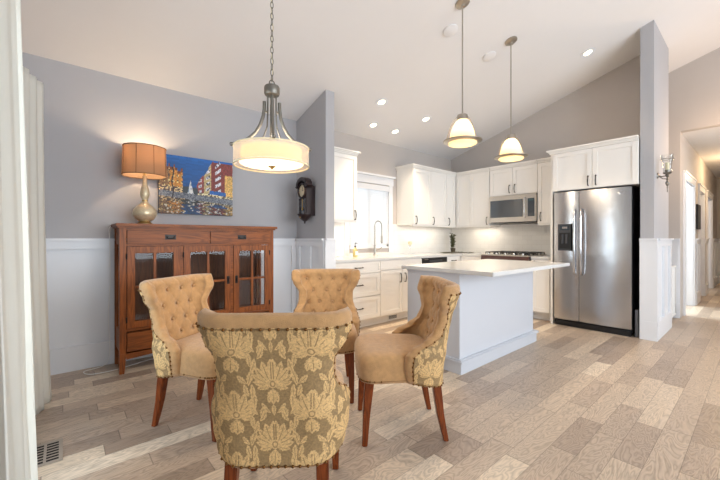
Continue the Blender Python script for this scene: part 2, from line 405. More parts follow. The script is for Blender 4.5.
# rooms behind the hall doors
struct('wall_bath', MB().box(6.98, 13.0, 2.6, 2.7, 0, 2.73).box(8.7, 8.78, .909, 2.6, 0, 2.73).box(12.9, 13.0, .909, 2.6, 0, 2.73), M['trim'])
struct('ceiling', MB().box(XH + .12, 13.0, .909, 2.7, 2.73, 2.8), M['ceil'])
light('bath_daylight', 'AREA', (7.9, 2.5, 1.5), 130, (.78, .92, 1), 1.0, 1.2, (radians(-90), 0, 0))
light('bedroom_daylight', 'AREA', (10.5, 2.5, 1.5), 25, (.9, .95, 1), 1.4, 1.2, (radians(-90), 0, 0))

# baseboards, wainscot
def wains(name_n, along, face, a, b, sgn, stiles, z1=1.165, cap=True, sw=.09):
    """panelled board on a wall. along 'x' -> wall plane y=face, sgn = side it stands on"""
    m = MB()
    def bx(u0, u1, t0, t1, z0, z1_):
        f0, f1 = face + sgn * t0, face + sgn * t1
        if along == 'x': m.box(u0, u1, f0, f1, z0, z1_)
        else: m.box(f0, f1, u0, u1, z0, z1_)
    bx(a, b, 0, .008, 0, z1 - .005)
    bx(a, b, .008, .036, z1 - .095, z1 - .022)
    bx(a, b, 0, .055, z1 - .022, z1)
    for c in stiles: bx(max(a, c - sw / 2), min(b, c + sw / 2), .008, .032, .16, z1 - .095)
    struct(name_n, m, M['trim'], bevel=.002)
    m2 = MB(); m = m2
    bx2 = lambda *q: None
    f0, f1 = face, face + sgn * .036
    if along == 'x': m2.box(a, b, f0, f1, 0, .215)
    else: m2.box(f0, f1, a, b, 0, .215)
    return m2
b1 = wains('trim_1', 'x', YW, -.30, 2.33, -1, [-.25, 1.85, 2.285]); struct('baseboard_back', b1, M['trim'], bevel=.003)
b2 = wains('trim_2', 'y', 2.33, 3.32, YW, -1, [3.36, 3.90, 3.65]); struct('baseboard_partition', b2, M['trim'], bevel=.003)
b3 = wains('trim_3', 'x', 3.32, 2.303, 2.453, -1, [2.38], sw=.16); struct('baseboard_partition', b3, M['trim'], bevel=.003)
b4 = wains('trim_4', 'x', .811, 5.12, 6.05, -1, [5.16, 5.59, 6.01]); struct('baseboard_stub', b4, M['trim'], bevel=.003)
b5 = wains('trim_5', 'y', 5.12, .775, .937, -1, [.86], sw=.22); struct('baseboard_stub', b5, M['trim'], bevel=.003)
b6 = wains('trim_6', 'y', XH, .789, 3.9, -1, [.85, 1.3]); struct('baseboard_stair', b6, M['trim'], bevel=.003)
segs = [(8.36, 8.97, [8.66]), (9.93, 10.37, []), (11.58, 12.9, [12, 12.4])]
for i, (a, b, st) in enumerate(segs):
    bb = wains('trim_%d' % (7 + i), 'x', .789, a, b, -1, st); struct('baseboard_hall', bb, M['trim'], bevel=.003)
bb = wains('trim_10', 'y', 12.9, -.45, .789, -1, [.6, .3, 0]); struct('baseboard_end', bb, M['trim'], bevel=.003)
# hall door casings, doors
for i, (a, b) in enumerate(DO):
    m = MB().box(a - .08, a, .765, .789, 0, 2.06).box(b, b + .08, .765, .789, 0, 2.06).box(a - .10, b + .10, .762, .789, 2.06, 2.16).box(a - .12, b + .12, .75, .789, 2.16, 2.185)
    m.box(a - .0, a + .015, .789, .909, 0, 2.06).box(b - .015, b, .789, .909, 0, 2.06).box(a, b, .789, .909, 2.045, 2.06)
    struct('trim_%d' % (11 + i), m, M['trim'], bevel=.002)
def hall_door(n, x, ang, w):
    # panelled leaf hinged at the far jamb, swung into the room behind
    e = bpy.data.objects.new('door_%d' % n, None); COL.objects.link(e); e.location = (x, .90, 0); e.rotation_euler = (0, 0, ang); e['_o'] = (0., 0., 0.); e['kind'] = 'structure'
    m = MB().box(0, w, 0, .035, .01, 2.03)
    for (u0, u1) in ((0, .11), (w - .11, w), (w / 2 - .05, w / 2 + .05)): m.box(u0, u1, -.008, 0, .01, 2.03)
    for (z0, z1) in ((.01, .22), (.85, 1.0), (1.9, 2.03)): m.box(0, w, -.0075, 0, z0, z1)
    m.build('door_leaf', M['trim'], e, bevel=.002, local=True)
    MB().sphere((w - .07, -.05, .95), .028).tube([(w - .07, 0, .95), (w - .07, -.05, .95)], .01).build('door_knob', M['nickel'], e, smooth=True, local=True)
hall_door(1, 8.26, radians(88), .78)
hall_door(2, 9.83, radians(105), .76)
# glazed door on the left
g = MB().box(-.39, -.34, 1.62, 1.74, 0, 2.12).box(-.39, -.34, 2.48, 2.60, 0, 2.12).box(-.39, -.34, 1.74, 2.48, 0, .16).box(-.39, -.34, 1.74, 2.48, 2.02, 2.12)
d3 = struct('door_3', g, M['trim'], bevel=.003)
MB().box(-.37, -.36, 1.74, 2.48, .16, 2.02).build('door_glass', M['wglass'], d3)
MB().box(-.34, -.315, 1.66, 1.70, .95, 1.15).build('door_handle', M['nickel'], d3, bevel=.004)

# kitchen window
wf = MB().box(WX0, WX0 + .04, YW, YW + .08, WZ0, WZ1).box(WX1 - .04, WX1, YW, YW + .08, WZ0, WZ1).box(WX0, WX1, YW, YW + .08, WZ0, WZ0 + .04).box(WX0, WX1, YW, YW + .08, WZ1 - .04, WZ1).box(WX0 + .40, WX0 + .43, YW + .03, YW + .08, WZ0, WZ1)
w1 = struct('window_1', wf, M['trim'], bevel=.002)
MB().box(WX0 + .04, WX1 - .04, YW + .05, YW + .056, WZ0 + .04, WZ1 - .04).build('window_glass', M['wglass'], w1)
MB().box(WX0 - .085, WX0, YW - .022, YW, WZ0 - .09, WZ1 + .01).box(WX1, WX1 + .085, YW - .022, YW, WZ0 - .09, WZ1 + .01).box(WX0 - .10, WX1 + .10, YW - .026, YW, WZ1 + .01, WZ1 + .13).box(WX0 - .13, WX1 + .13, YW - .05, YW, WZ1 + .13, WZ1 + .16).build('window_casing', M['trim'], w1, bevel=.002)
MB().box(WX0, WX1, YW - .03, YW + .03, WZ0 - .025, WZ0).build('window_sill', M['trim'], w1, bevel=.003)
bl = thing('window_blind', 'white horizontal slatted blind covering the bright kitchen window', 'blind', (WX0, YW - .005, WZ0))
sm = MB()
z = WZ0 + .02
while z < WZ1 - .1:
    sm.prism([(YW - .006, z + .020), (YW + .016, z - .012), (YW + .016, z - .010), (YW - .006, z + .022)], 'x', WX0 + .012, WX1 - .012); z += .027
sm.build('slats', M['blind'], bl)
MB().box(WX0 + .006, WX1 - .006, YW - .028, YW + .028, WZ1 - .09, WZ1 - .004).build('valance', M['trim'], bl, bevel=.004)
for xx in (WX0 + .12, WX1 - .12): MB().tube([(xx, YW - .014, WZ1 - .09), (xx, YW - .014, WZ0 + .01)], .0015, 5).build('ladder_cord', M['plate'], bl)

# tile backsplash
struct('backsplash', MB().box(2.452, WX0 - .085, YW - .012, YW, .905, 1.40).box(WX1 + .085, XW - .012, YW - .012, YW, .905, 1.40).box(WX0 - .085, WX1 + .085, YW - .012, YW, .905, WZ0 - .09), M['tile'])
struct('backsplash', MB().box(XW - .012, XW, 1.92, YW, .905, 1.40), M['tile'])

# ------------------------------------------------------------------ kitchen cabinets (local frame: x width, front towards -y, back at y=0)
def frame_door(parent, x0, x1, z0, z1, yf, name='door', rail=.06, mat=None, handle=None, hz=None, hmat=None):
    mat = mat or M['cab']
    m = MB().box(x0, x1, yf, yf + .012, z0, z1)
    y1 = yf - .011
    m.box(x0, x0 + rail, y1, yf, z0, z1).box(x1 - rail, x1, y1, yf, z0, z1).box(x0 + rail, x1 - rail, y1, yf, z0, z0 + rail).box(x0 + rail, x1 - rail, y1, yf, z1 - rail, z1)
    d = m.build(name, mat, parent, bevel=.0018, local=True)
    if handle:
        hx, hz0, vert = handle; L_ = .06
        h = MB()
        if vert: h.tube([(hx, y1, hz0 - L_), (hx, y1 - .022, hz0 - L_), (hx, y1 - .03, hz0 - L_ * .5), (hx, y1 - .033, hz0), (hx, y1 - .03, hz0 + L_ * .5), (hx, y1 - .022, hz0 + L_), (hx, y1, hz0 + L_)], [.007, .007, .0055, .007, .0055, .007, .007])
        else: h.tube([(hx - L_, y1, hz0), (hx - L_, y1 - .022, hz0), (hx - L_ * .5, y1 - .03, hz0), (hx, y1 - .033, hz0), (hx + L_ * .5, y1 - .03, hz0), (hx + L_, y1 - .022, hz0), (hx + L_, y1, hz0)], [.007, .007, .0055, .007, .0055, .007, .007])
        h.build('handle', M['bronze'], d, smooth=True, local=True)
    return d
def cabinet(label, loc, rz, w, dpt, z0, z1, doors, crown=None, toe=False, cat='cabinet', name='wall_cabinet', rail_bottom=False, group=None):
    """doors: list of (x0,x1,z0,z1,kind,handle) heights absolute"""
    loc = (loc[0] - (.003 if rz else 0), loc[1] - (0 if rz else .003), 0)
    t = thing(name, label, cat, loc, rz, group, local=True)
    m = MB().box(0, w, -dpt, 0, z0 + (.1 if toe else 0), z1)
    if toe: m.box(0, w, -dpt + .06, 0, 0, .1)
    m.build('carcass', M['cab'], t, bevel=.001, local=True)
    if rail_bottom: MB().box(0, w, -dpt - .012, -dpt + .012, z0 - .022, z0 + .001).build('light_rail', M['cab'], t, local=True)
    for d in doors:
        x0, x1, a, b, kind, h = d
        frame_door(t, x0 + .002, x1 - .002, a, b, -dpt - .012, kind, rail=.055 if (b - a) > .2 else .0351 if b - a > .15 else .03, handle=h)
    if crown:
        l, r = crown
        def prof(x0, x1, y0): return None
        c = MB()
        for k, (p, za, zb) in enumerate(((.012, 0, .02), (.022, .02, .035), (.042, .035, .055))):
            c.box(-p * l, w + p * r, -dpt - .012 - p, 0, z1 + za, z1 + zb)
        c.build('crown', M['cab'], t, bevel=.003, local=True)
    return t
R90 = radians(-90)
YB = YW - .012; XB = XW - .012
ZU = 2.29
# uppers on the window wall
cabinet('white wall cabinet between the grey partition and the window', (2.454, YW, 0), 0, .60, .345, 1.40, ZU, [(.03, .60, 1.405, 2.285, 'door', (.555, 1.48, True))], crown=(0, 1), rail_bottom=True)
cabinet('white double-door wall cabinet just right of the window', (4.225, YW, 0), 0, .875, .345, 1.385, ZU, [(0, .44, 1.39, 2.285, 'door', (.05, 1.46, True)), (.44, .875, 1.39, 2.285, 'door', (.49, 1.46, True))], crown=(1, 0), rail_bottom=True)
cabinet('narrow white wall cabinet tucked into the kitchen corner on the window wall', (5.102, YW, 0), 0, .32, .345, 1.385, ZU, [(0, .27, 1.39, 2.285, 'door', (.05, 1.46, True))], crown=(0, 0), rail_bottom=True)
# uppers on the fridge wall
cabinet('white corner wall cabinet between the corner and the microwave', (XW, YW, 0), R90, YW - 2.965, .36, 1.385, ZU, [(.36, .645, 1.39, 2.285, 'door', None), (.645, 1.01, 1.39, 2.285, 'door', (.97, 1.46, True))], crown=(0, 0), rail_bottom=True)
cabinet('short white double-door wall cabinet directly above the microwave', (XW, 2.96, 0), R90, .756, .36, 1.852, ZU, [(0, .378, 1.857, 2.285, 'door', (.335, 1.95, True)), (.378, .756, 1.857, 2.285, 'door', (.42, 1.95, True))], crown=(0, 0))
cabinet('tall narrow white wall cabinet between microwave and refrigerator', (XW, 2.202, 0), R90, .267, .36, 1.385, ZU, [(0, .267, 1.39, 2.285, 'door', (.05, 1.49, True))], crown=(0, 0), rail_bottom=True)
t = cabinet('white double-door cabinet above the stainless refrigerator', (XW, 1.91, 0), R90, .962, .66, 1.805, 2.315, [(.03, .497, 1.81, 2.31, 'door', (.455, 1.90, True)), (.497, .962, 1.81, 2.31, 'door', (.54, 1.90, True))], crown=(1, 0))
MB().box(0, .028, -.672, 0, 0, 1.805).build('side_panel', M['cab'], t, local=True)
# base units, window wall
ZB = .868
def base(label, x, w, doors): return cabinet(label, (x, YW, 0), 0, w, .598, 0, ZB, doors, toe=True, name='base_cabinet')
base('white base cabinet of three drawers left of the sink cabinet', 2.454, .794, [(0, .794, .715, .86, 'drawer', (.41, .79, False)), (0, .794, .415, .705, 'drawer', (.41, .567, False)), (0, .794, .12, .405, 'drawer', (.41, .267, False))])
base('white double-door base cabinet under the sink', 3.25, .87, [(0, .87, .735, .86, 'false_front', None), (0, .435, .12, .725, 'door', (.385, .61, True)), (.435, .87, .12, .725, 'door', (.485, .61, True))])
base('white corner base cabinet right of the dishwasher', 4.762, 1.0, [(0, .36, .735, .86, 'drawer', (.18, .80, False)), (0, .36, .12, .725, 'door', (.05, .61, True))])
def base2(label, y, w, doors): return cabinet(label, (XW, y, 0), R90, w, .598, 0, ZB, doors, toe=True, name='base_cabinet')
base2('white base cabinet between the kitchen corner and the gas range', 3.37, .40, [(0, .40, .735, .86, 'drawer', (.33, .80, False)), (0, .40, .12, .725, 'door', (.34, .61, True))])
base2('narrow white base cabinet between range and refrigerator', 2.195, .255, [(0, .255, .12, .86, 'door', (.05, .78, True))])
# toe vent
v = thing('toe_kick_vent', 'small white grille in the toe kick under the sink cabinet', 'vent', (3.56, 3.435, .05))
MB().box(3.47, 3.65, 3.428, 3.442, .018, .088).build('frame', M['plate'], v, bevel=.002)
sl = MB()
for i in range(14): sl.box(3.483 + i * .0115, 3.488 + i * .0115, 3.4255, 3.428, .03, .076)
sl.build('slots', M['dgrey'], v)
# dishwasher
dw = thing('dishwasher', 'white dishwasher with black control strip under the counter', 'dishwasher', (4.44, 3.7, 0))
MB().box(4.125, 4.757, 3.385, 3.96, .0, .868).build('body', M['plate'], dw)
MB().box(4.127, 4.755, 3.36, 3.385, .1, .775).build('door', M['cab'], dw, bevel=.003)
cp = MB().box(4.127, 4.755, 3.352, 3.385, .778, .866).build('control_panel', M['black'], dw, bevel=.004)
MB().box(4.27, 4.61, 3.335, 3.352, .80, .83).build('handle', M['dgrey'], cp, bevel=.004)
for i in range(5): MB().lathe([(.009, 0), (.009, .004)], (4.18 + .018 * i, 3.352, .846), 10, Matrix.Rotation(radians(90), 3, 'X')).build('button', M['stone'], cp)
# worktops
ct = MB().prism([(2.454, YB), (2.454, 3.335), (5.145, 3.335), (5.145, 2.962), (XB, 2.962), (XB, YB)], 'z', .868, .905)
o = ct.build('countertop', M['quartz'], None, bevel=.004); tag(o, 'white quartz worktop running under the window and round the corner', 'countertop')
o = MB().box(5.145, XB, 1.94, 2.195, .868, .905).build('countertop', M['quartz'], None, bevel=.004); tag(o, 'small white worktop piece between the range and the refrigerator', 'countertop')
# ------------------------------------------------------------------ range
rg = thing('gas_range', 'stainless gas range with black grates set into the worktop', 'range', (5.45, 2.58, 0))
MB().box(5.15, XB - .01, 2.204, 2.952, .02, .86).build('body', M['dgrey'], rg)
MB().box(5.11, 5.15, 2.206, 2.950, .18, .80).build('oven_door', M['steel2'], rg, bevel=.005)
MB().box(5.104, 5.11, 2.32, 2.84, .34, .66).build('oven_window', M['bglass'], rg)
MB().tube([(5.11, 2.25, .745), (5.065, 2.25, .745), (5.065, 2.91, .745), (5.11, 2.91, .745)], .012).build('oven_handle', M['steel2'], rg, smooth=True)
MB().box(5.11, 5.15, 2.206, 2.950, .02, .17).build('drawer_front', M['steel2'], rg, bevel=.004)
MB().prism([(5.085, .815), (5.15, .815), (5.15, .90), (5.10, .90)], 'y', 2.206, 2.950).build('control_panel', pm('brown_black_enamel', (72, 46, 42), .25), rg, bevel=.003)
MB().box(5.10, XB - .015, 2.204, 2.952, .895, .915).build('cooktop', M['steel2'], rg, bevel=.004)
for i in range(5):
    y = 2.30 + i * .135
    MB().lathe([(.017, 0), (.019, .012), (.015, .028), (1e-7, .028)], (5.13, y, .915), 14).build('knob', M['stone'], rg, smooth=True)
for gy in (2.23, 2.475, 2.72):
    gm = MB(); y0, y1, x0, x1 = gy, gy + .205, 5.20, 5.72
    for (a, b) in (((x0, y0), (x1, y0)), ((x1, y0), (x1, y1)), ((x1, y1), (x0, y1)), ((x0, y1), (x0, y0)), ((x0, (y0 + y1) / 2), (x1, (y0 + y1) / 2)), (((x0 + x1) / 2, y0), ((x0 + x1) / 2, y1))):
        gm.tube([(a[0], a[1], .948), (b[0], b[1], .948)], .007, 6)
    for px_ in (x0, x0 + .13, (x0 + x1) / 2, x1 - .13, x1):
        for py_ in (y0, y1): gm.tube([(px_, py_, .913), (px_, py_, .953)], .007, 6)
    gm.build('grate', M['black'], rg)
for (bx_, by_) in ((5.33, 2.33), (5.59, 2.33), (5.33, 2.82), (5.59, 2.82), (5.46, 2.577)):
    MB().lathe([(.045, 0), (.045, .01), (.028, .012), (.028, .022), (1e-7, .024)], (bx_, by_, .915), 18).build('burner', M['black'], rg, smooth=True)
# ------------------------------------------------------------------ microwave
mw = thing('microwave', 'stainless over-the-range microwave with curved handle', 'microwave', (5.6, 2.58, 1.425))
MB().box(5.39, XB, 2.207, 2.952, 1.43, 1.848).build('body', M['dgrey'], mw, bevel=.003)
MB().box(5.355, 5.39, 2.207, 2.952, 1.425, 1.848).build('front_frame', M['steel2'], mw, bevel=.006)
MB().box(5.351, 5.3555, 2.40, 2.93, 1.50, 1.775).build('window', M['bglass'], mw)
cp = MB().box(5.351, 5.3555, 2.228, 2.325, 1.50, 1.775).build('control_panel', M['bglass'], mw)
MB().box(5.3495, 5.351, 2.24, 2.31, 1.735, 1.762).build('display', pm('dim_display', (70, 96, 100), .2), cp)
MB().tube([(5.355, 2.363, 1.49), (5.325, 2.363, 1.50), (5.312, 2.363, 1.57), (5.308, 2.363, 1.64), (5.312, 2.363, 1.71), (5.325, 2.363, 1.78), (5.355, 2.363, 1.79)], .011, 10).build('handle', M['steel'], mw, smooth=True)
MB().box(5.37, 5.75, 2.23, 2.93, 1.417, 1.43).build('vent_base', M['black'], mw)
# ------------------------------------------------------------------ refrigerator
fr = thing('refrigerator', 'stainless side-by-side refrigerator with ice and water dispenser', 'refrigerator', (5.4, 1.42, 0))
MB().box(5.14, 5.75, 1.008, 1.858, .03, 1.775).build('body', M['black'], fr, bevel=.004)
MB().box(5.10, 5.16, 1.02, 1.85, .0, .075).box(5.085, 5.1, 1.02, 1.85, .03, .07).build('base_grille', M['black'], fr, bevel=.003)
def fdoor(y0, y1, hole=None):
    m = MB(); n = 14; w = y1 - y0
    def xf(y): q = (y - y0) / w * 2 - 1; return 5.075 - .016 * (1 - q * q)
    ys = [y0 + w * i / n for i in range(n + 1)]
    pts = [(xf(q), q) for q in ys] + [(5.132, y1), (5.132, y0)]
    m.prism(pts, 'z', .09, 1.78)
    return m
frz = fdoor(1.558, 1.855).build('freezer_door', M['steel'], fr, bevel=.005, smooth=True)
frd = fdoor(1.008, 1.552).build('fridge_door', M['steel'], fr, bevel=.005, smooth=True)
for y, p in ((1.592, frz), (1.518, frd)):
    MB().tube([(5.07, y, .70), (5.03, y, .71), (5.012, y, .80), (5.005, y, 1.12), (5.012, y, 1.44), (5.03, y, 1.53), (5.07, y, 1.54)], .013, 10).build('handle', M['chrome'], p, smooth=True)
dp = MB().box(5.045, 5.06, 1.625, 1.795, 1.005, 1.355).box(5.045, 5.06, 1.625, 1.640, 1.0, 1.36).build('dispenser', M['dgrey'], frz, bevel=.003)
dp2 = MB().box(5.042, 5.046, 1.642, 1.778, 1.03, 1.24).build('dispenser_recess', M['black'], frz)
MB().box(5.040, 5.045, 1.655, 1.765, 1.275, 1.335).build('dispenser_display', M['bglass'], frz)
MB().box(5.0385, 5.040, 1.68, 1.74, 1.295, 1.32).build('dispenser_screen', M['stone'], frz)
MB().tube([(5.04, 1.735, 1.22), (5.035, 1.735, 1.10)], .012).tube([(5.04, 1.69, 1.22), (5.035, 1.69, 1.10)], .012).build('dispenser_paddle', M['dgrey'], frz, smooth=True)
MB().lathe([(.018, 0), (.018, .003), (1e-7, .004)], (5.066, 1.12, 1.71), 20, Matrix.Rotation(radians(-90), 3, 'Y')).build('badge', M['chrome'], frd, smooth=True)
# folded step stool in the gap
st = thing('step_stool', 'folded grey step stool standing in the gap beside the refrigerator', 'stool', (5.16, .968, 0))
MB().box(5.14, 5.42, .957, .965, .0, .30).box(5.14, 5.17, .957, .988, 0, .32).box(5.39, 5.42, .957, .988, 0, .32).build('frame', pm('stool_grey', (120, 122, 126), .5), st, bevel=.003)
MB().box(5.15, 5.41, .965, .985, .17, .31).build('step', M['vent'], st, bevel=.004)
# ------------------------------------------------------------------ island
isl = thing('kitchen_island', 'white panelled kitchen island base in the middle of the kitchen', 'island', (3.33, 2.0, 0))
IX0, IX1, IY0, IY1 = 2.59, 4.05, 1.70, 2.29
m = MB().box(IX0, IX1, IY0, IY1, .12, .865).box(IX0 - .004, IX0 + .10, IY0 - .004, IY0 + .02, .12, .865)
m.build('body', M['isl'], isl, bevel=.002)
MB().box(IX0 - .016, IX1 + .03, IY0 - .026, IY1 + .01, 0, .098).box(IX0 - .03, IX1 + .06, IY0 - .04, IY1 + .01, .098, .116).box(IX0 - .022, IX1 + .05, IY0 - .030, IY1 + .01, .116, .126).build('base_trim', M['isl'], isl, bevel=.003)
MB().box(IX0 - .01, IX1 + .01, IY0 - .012, IY1, .845, .866).build('top_trim', M['isl'], isl, bevel=.002)
for i in range(3):
    x0 = IX0 + .02 + i * .478
    d = MB().box(x0, x0 + .466, IY1, IY1 + .02, .14, .84).build('door', M['cab'], isl, bevel=.002)
    MB().tube([(x0 + .42, IY1 + .02, .66), (x0 + .42, IY1 + .05, .67), (x0 + .42, IY1 + .05, .78), (x0 + .42, IY1 + .02, .79)], .006).build('handle', M['bronze'], d, smooth=True)
o = MB().box(2.545, 4.19, 1.37, 2.335, .866, .900).build('island_top', M['quartz'], None, bevel=.004); tag(o, 'white quartz slab lying on the kitchen island', 'countertop')

# ------------------------------------------------------------------ counter things
fa = thing('kitchen_faucet', 'tall metal spring-neck faucet at the sink below the window', 'faucet', (3.62, 3.84, .905))
MB().lathe([(.03, 0), (.03, .01), (.018, .02), (.016, .16), (.014, .17)], (3.60, 3.84, .905), 16).build('body', M['nickel'], fa, smooth=True)
pts = [(3.60, 3.84, 1.05)] + [(3.60, 3.84, 1.05 + .31 * i / 6) for i in range(1, 7)] + [(3.60 + .045 - .045 * cos(a), 3.84 - .045 * (1 - cos(a)) * .6, 1.36 + .07 * sin(a)) for a in [pi * i / 8 for i in range(1, 9)]] + [(3.692, 3.785, 1.30), (3.692, 3.785, 1.2)]
MB().tube(pts, .009).build('hose', M['nickel'], fa, smooth=True)
sp = MB(); hp = []
for i in range(120):
    q = i / 119 * 5.6; k = min(int(q), 4) + 1; f_ = q - int(q) if int(q) < 5 else q - 5
    zz = 1.08 + .28 * i / 119; a = i * .9
    hp.append((3.60 + .015 * cos(a), 3.84 + .015 * sin(a), zz))
sp.tube(hp, .0025, 4).build('spring', M['nickel'], fa, smooth=True)
MB().lathe([(.013, 0), (.018, .03), (.014, .11), (.01, .12)], (3.692, 3.785, 1.09), 12).build('spray_head', M['nickel'], fa, smooth=True)
MB().tube([(3.615, 3.84, .98), (3.66, 3.80, 1.0), (3.69, 3.78, 1.035)], .006).build('lever', M['nickel'], fa, smooth=True)
so = thing('soap_dispenser', 'small amber soap bottle with black pump left of the faucet', 'bottle', (3.145, 3.76, .905))
MB().lathe([(.03, 0), (.034, .01), (.034, .09), (.028, .11), (.012, .125), (.012, .135)], (3.145, 3.76, .905), 16).build('bottle', M['soap'], so, smooth=True)
MB().box(3.122, 3.168, 3.7245, 3.728, .93, .985).build('bottle_label', M['plate'], so)
MB().lathe([(.014, .135), (.014, .155), (.005, .158), (.005, .20)], (3.145, 3.76, .905), 10).tube([(3.145, 3.76, 1.10), (3.145, 3.715, 1.098)], .006).build('pump', M['black'], so, smooth=True)
orn = thing('candle_holder', 'slim clear stemmed candle holder with pale round candle by the window', 'candle holder', (4.357, 3.80, .905))
MB().lathe([(.035, 0), (.035, .006), (.006, .012), (.005, .12), (.02, .135), (.026, .15), (.02, .152), (.001, .138)], (4.357, 3.80, .905), 16).build('stem', M['glass'], orn, smooth=True)
MB().sphere((4.357, 3.80, 1.09), .036, 14, 10).build('candle', M['candle'], orn, smooth=True)
# plant
pl = thing('potted_herb', 'small upright green herb plant on the worktop in the kitchen corner', 'plant', (5.50, 3.75, .905))
MB().lathe([(.035, 0), (.045, .06), (.047, .075), (.04, .075), (1e-7, .07)], (5.50, 3.75, .912), 16).build('pot', M['tray'], pl, smooth=True)
random.seed(3); lf = MB(); stm = MB()
for i in range(9):
    a = random.uniform(0, 2 * pi); r = random.uniform(.01, .05); h = random.uniform(.2, .30)
    top = Vector((5.50 + r * 1.5 * cos(a), 3.75 + r * 1.5 * sin(a), .97 + h)); bot = Vector((5.50 + .015 * cos(a), 3.75 + .015 * sin(a), .975))
    stm.tube([bot, (bot + top) / 2 + Vector((random.uniform(-.01, .01), random.uniform(-.01, .01), 0)), top], .002, 4)
    for k in range(40):
        p = bot.lerp(top, random.uniform(.12, 1.05)); b = random.uniform(0, 2 * pi); L_ = random.uniform(.024, .044); u = Vector((cos(b), sin(b), random.uniform(-.1, .7))).normalized()
        s_ = u.cross(Vector((0, 0, 1))).normalized() * L_ * .3; n_ = s_.cross(u).normalized() * L_ * .12
        lf.add([p, p + u * L_ * .5 + s_ + n_, p + u * L_, p + u * L_ * .5 - s_ + n_, p + u * L_ * .5 - n_], [(0, 1, 2, 4), (0, 4, 2, 3)])
stm.build('stems', M['green'], pl); lf.build('leaves', M['green'], pl)
tr = thing('leaf_garland', 'low dark sprig garland lying across the corner worktop around the herb plant', 'garland', (5.45, 3.72, .905))
gm = MB(); lf = MB()
gp = [Vector((5.10 + .72 * i / 20 * .75, 3.70 + .10 * sin(i * .5) * .3 - (.25 * max(0, i - 12) / 8), .909)) for i in range(21)]
gm.tube(gp, .003, 5).build('stem', M['tray'], tr)
for k in range(150):
    p = random.choice(gp) + Vector((random.uniform(-.03, .03), random.uniform(-.01, .01), .001)); b = random.uniform(0, 2 * pi); L_ = random.uniform(.03, .05)
    u = Vector((cos(b), sin(b), random.uniform(.05, .35))).normalized(); s_ = u.cross(Vector((0, 0, 1))).normalized() * L_ * .25
    q = p + u * L_ * .5 + Vector((0, 0, .004))
    lf.add([p, q + s_, p + u * L_, q - s_, q - Vector((0, 0, .003))], [(0, 1, 2, 4), (0, 4, 2, 3)])
lf.build('leaves', M['green'], tr)

# ------------------------------------------------------------------ sideboard (local: x width, front -y)
BX, BY, BW, BD = .373, 3.955, 1.427, .375
sb = thing('sideboard', 'reddish oak sideboard with three glass doors and two drawers against the grey wall', 'sideboard', (BX, BY, 0))
def sx(a): return BX + a
FY = BY - BD      # front face
for (x0, x1) in ((BX, BX + .05), (BX + BW - .05, BX + BW)):
    for (y0, y1) in ((FY, FY + .05), (BY - .05, BY)):
        MB().box(x0, x1, y0, y1, .17, 1.255).build('post', M['oakv'], sb, bevel=.002)
for (x0, x1) in ((BX, BX + .05), (BX + BW - .05, BX + BW)):
    for (y0, y1) in ((FY, FY + .05), (BY - .05, BY)):
        c = MB(); cx = (x0 + x1) / 2; t_ = .017
        xa, xb = (x0, x0 + .036) if x0 == BX else (x1 - .036, x1)
        c.add([(xa, y0, 0), (xb, y0, 0), (xb, y1, 0), (xa, y1, 0), (x0, y0, .17), (x1, y0, .17), (x1, y1, .17), (x0, y1, .17)],
              [(0, 3, 2, 1), (4, 5, 6, 7), (0, 1, 5, 4), (1, 2, 6, 5), (2, 3, 7, 6), (3, 0, 4, 7)])
        c.build('leg', M['oakv'], sb)
t_ = MB().box(BX - .028, BX + BW + .032, FY - .035, BY, 1.27, 1.295).box(BX - .016, BX + BW + .018, FY - .018, BY, 1.255, 1.27)
t_.build('top', M['oak'], sb, bevel=.004)
# side frames
for x0 in (BX + .008, BX + BW - .028):
    sf = MB()
    for z0, z1 in ((.17, .36), (1.11, 1.255)): sf.box(x0, x0 + .02, FY + .05, BY - .05, z0, z1)
    for y0, y1 in ((FY + .05, FY + .075), (BY - .075, BY - .05)): sf.box(x0, x0 + .02, y0, y1, .3599, 1.1101)
    s_ = sf.build('side_frame', M['oakv'], sb)
    MB().box(x0 + .006, x0 + .011, FY + .05, BY - .05, .36, 1.11).build('side_glass', M['glass'], s_)
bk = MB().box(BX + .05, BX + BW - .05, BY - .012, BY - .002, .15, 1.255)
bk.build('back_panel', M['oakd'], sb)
MB().box(BX + .05, BX + BW - .05, FY + .02, BY - .012, .355, .375).box(BX + .05, BX + BW - .05, FY + .02, BY - .012, 1.095, 1.11).box(BX + .05, BX + BW - .05, FY + .02, BY - .012, .15, .17).box(BX + .485, BX + .50, FY + .02, BY - .012, .17, .36).build('inner_shelf', M['oak'], sb)
MB().box(BX + .05, BX + BW - .05, FY + .03, BY - .012, .735, .742).build('glass_shelf', M['glass'], sb)
# face frame rails
ff = MB().box(BX + .05, BX + BW - .05, FY + .004, FY + .024, 1.235, 1.255).box(BX + .05, BX + BW - .05, FY + .004, FY + .024, 1.095, 1.115).box(BX + .05, BX + BW - .05, FY + .004, FY + .024, .36, .38)
for q in (.478, .952): ff.box(BX + q, BX + q + .024, FY + .004, FY + .024, .17, 1.1)
ff.box(BX + .728, BX + .744, FY + .004, FY + .024, 1.115, 1.235)
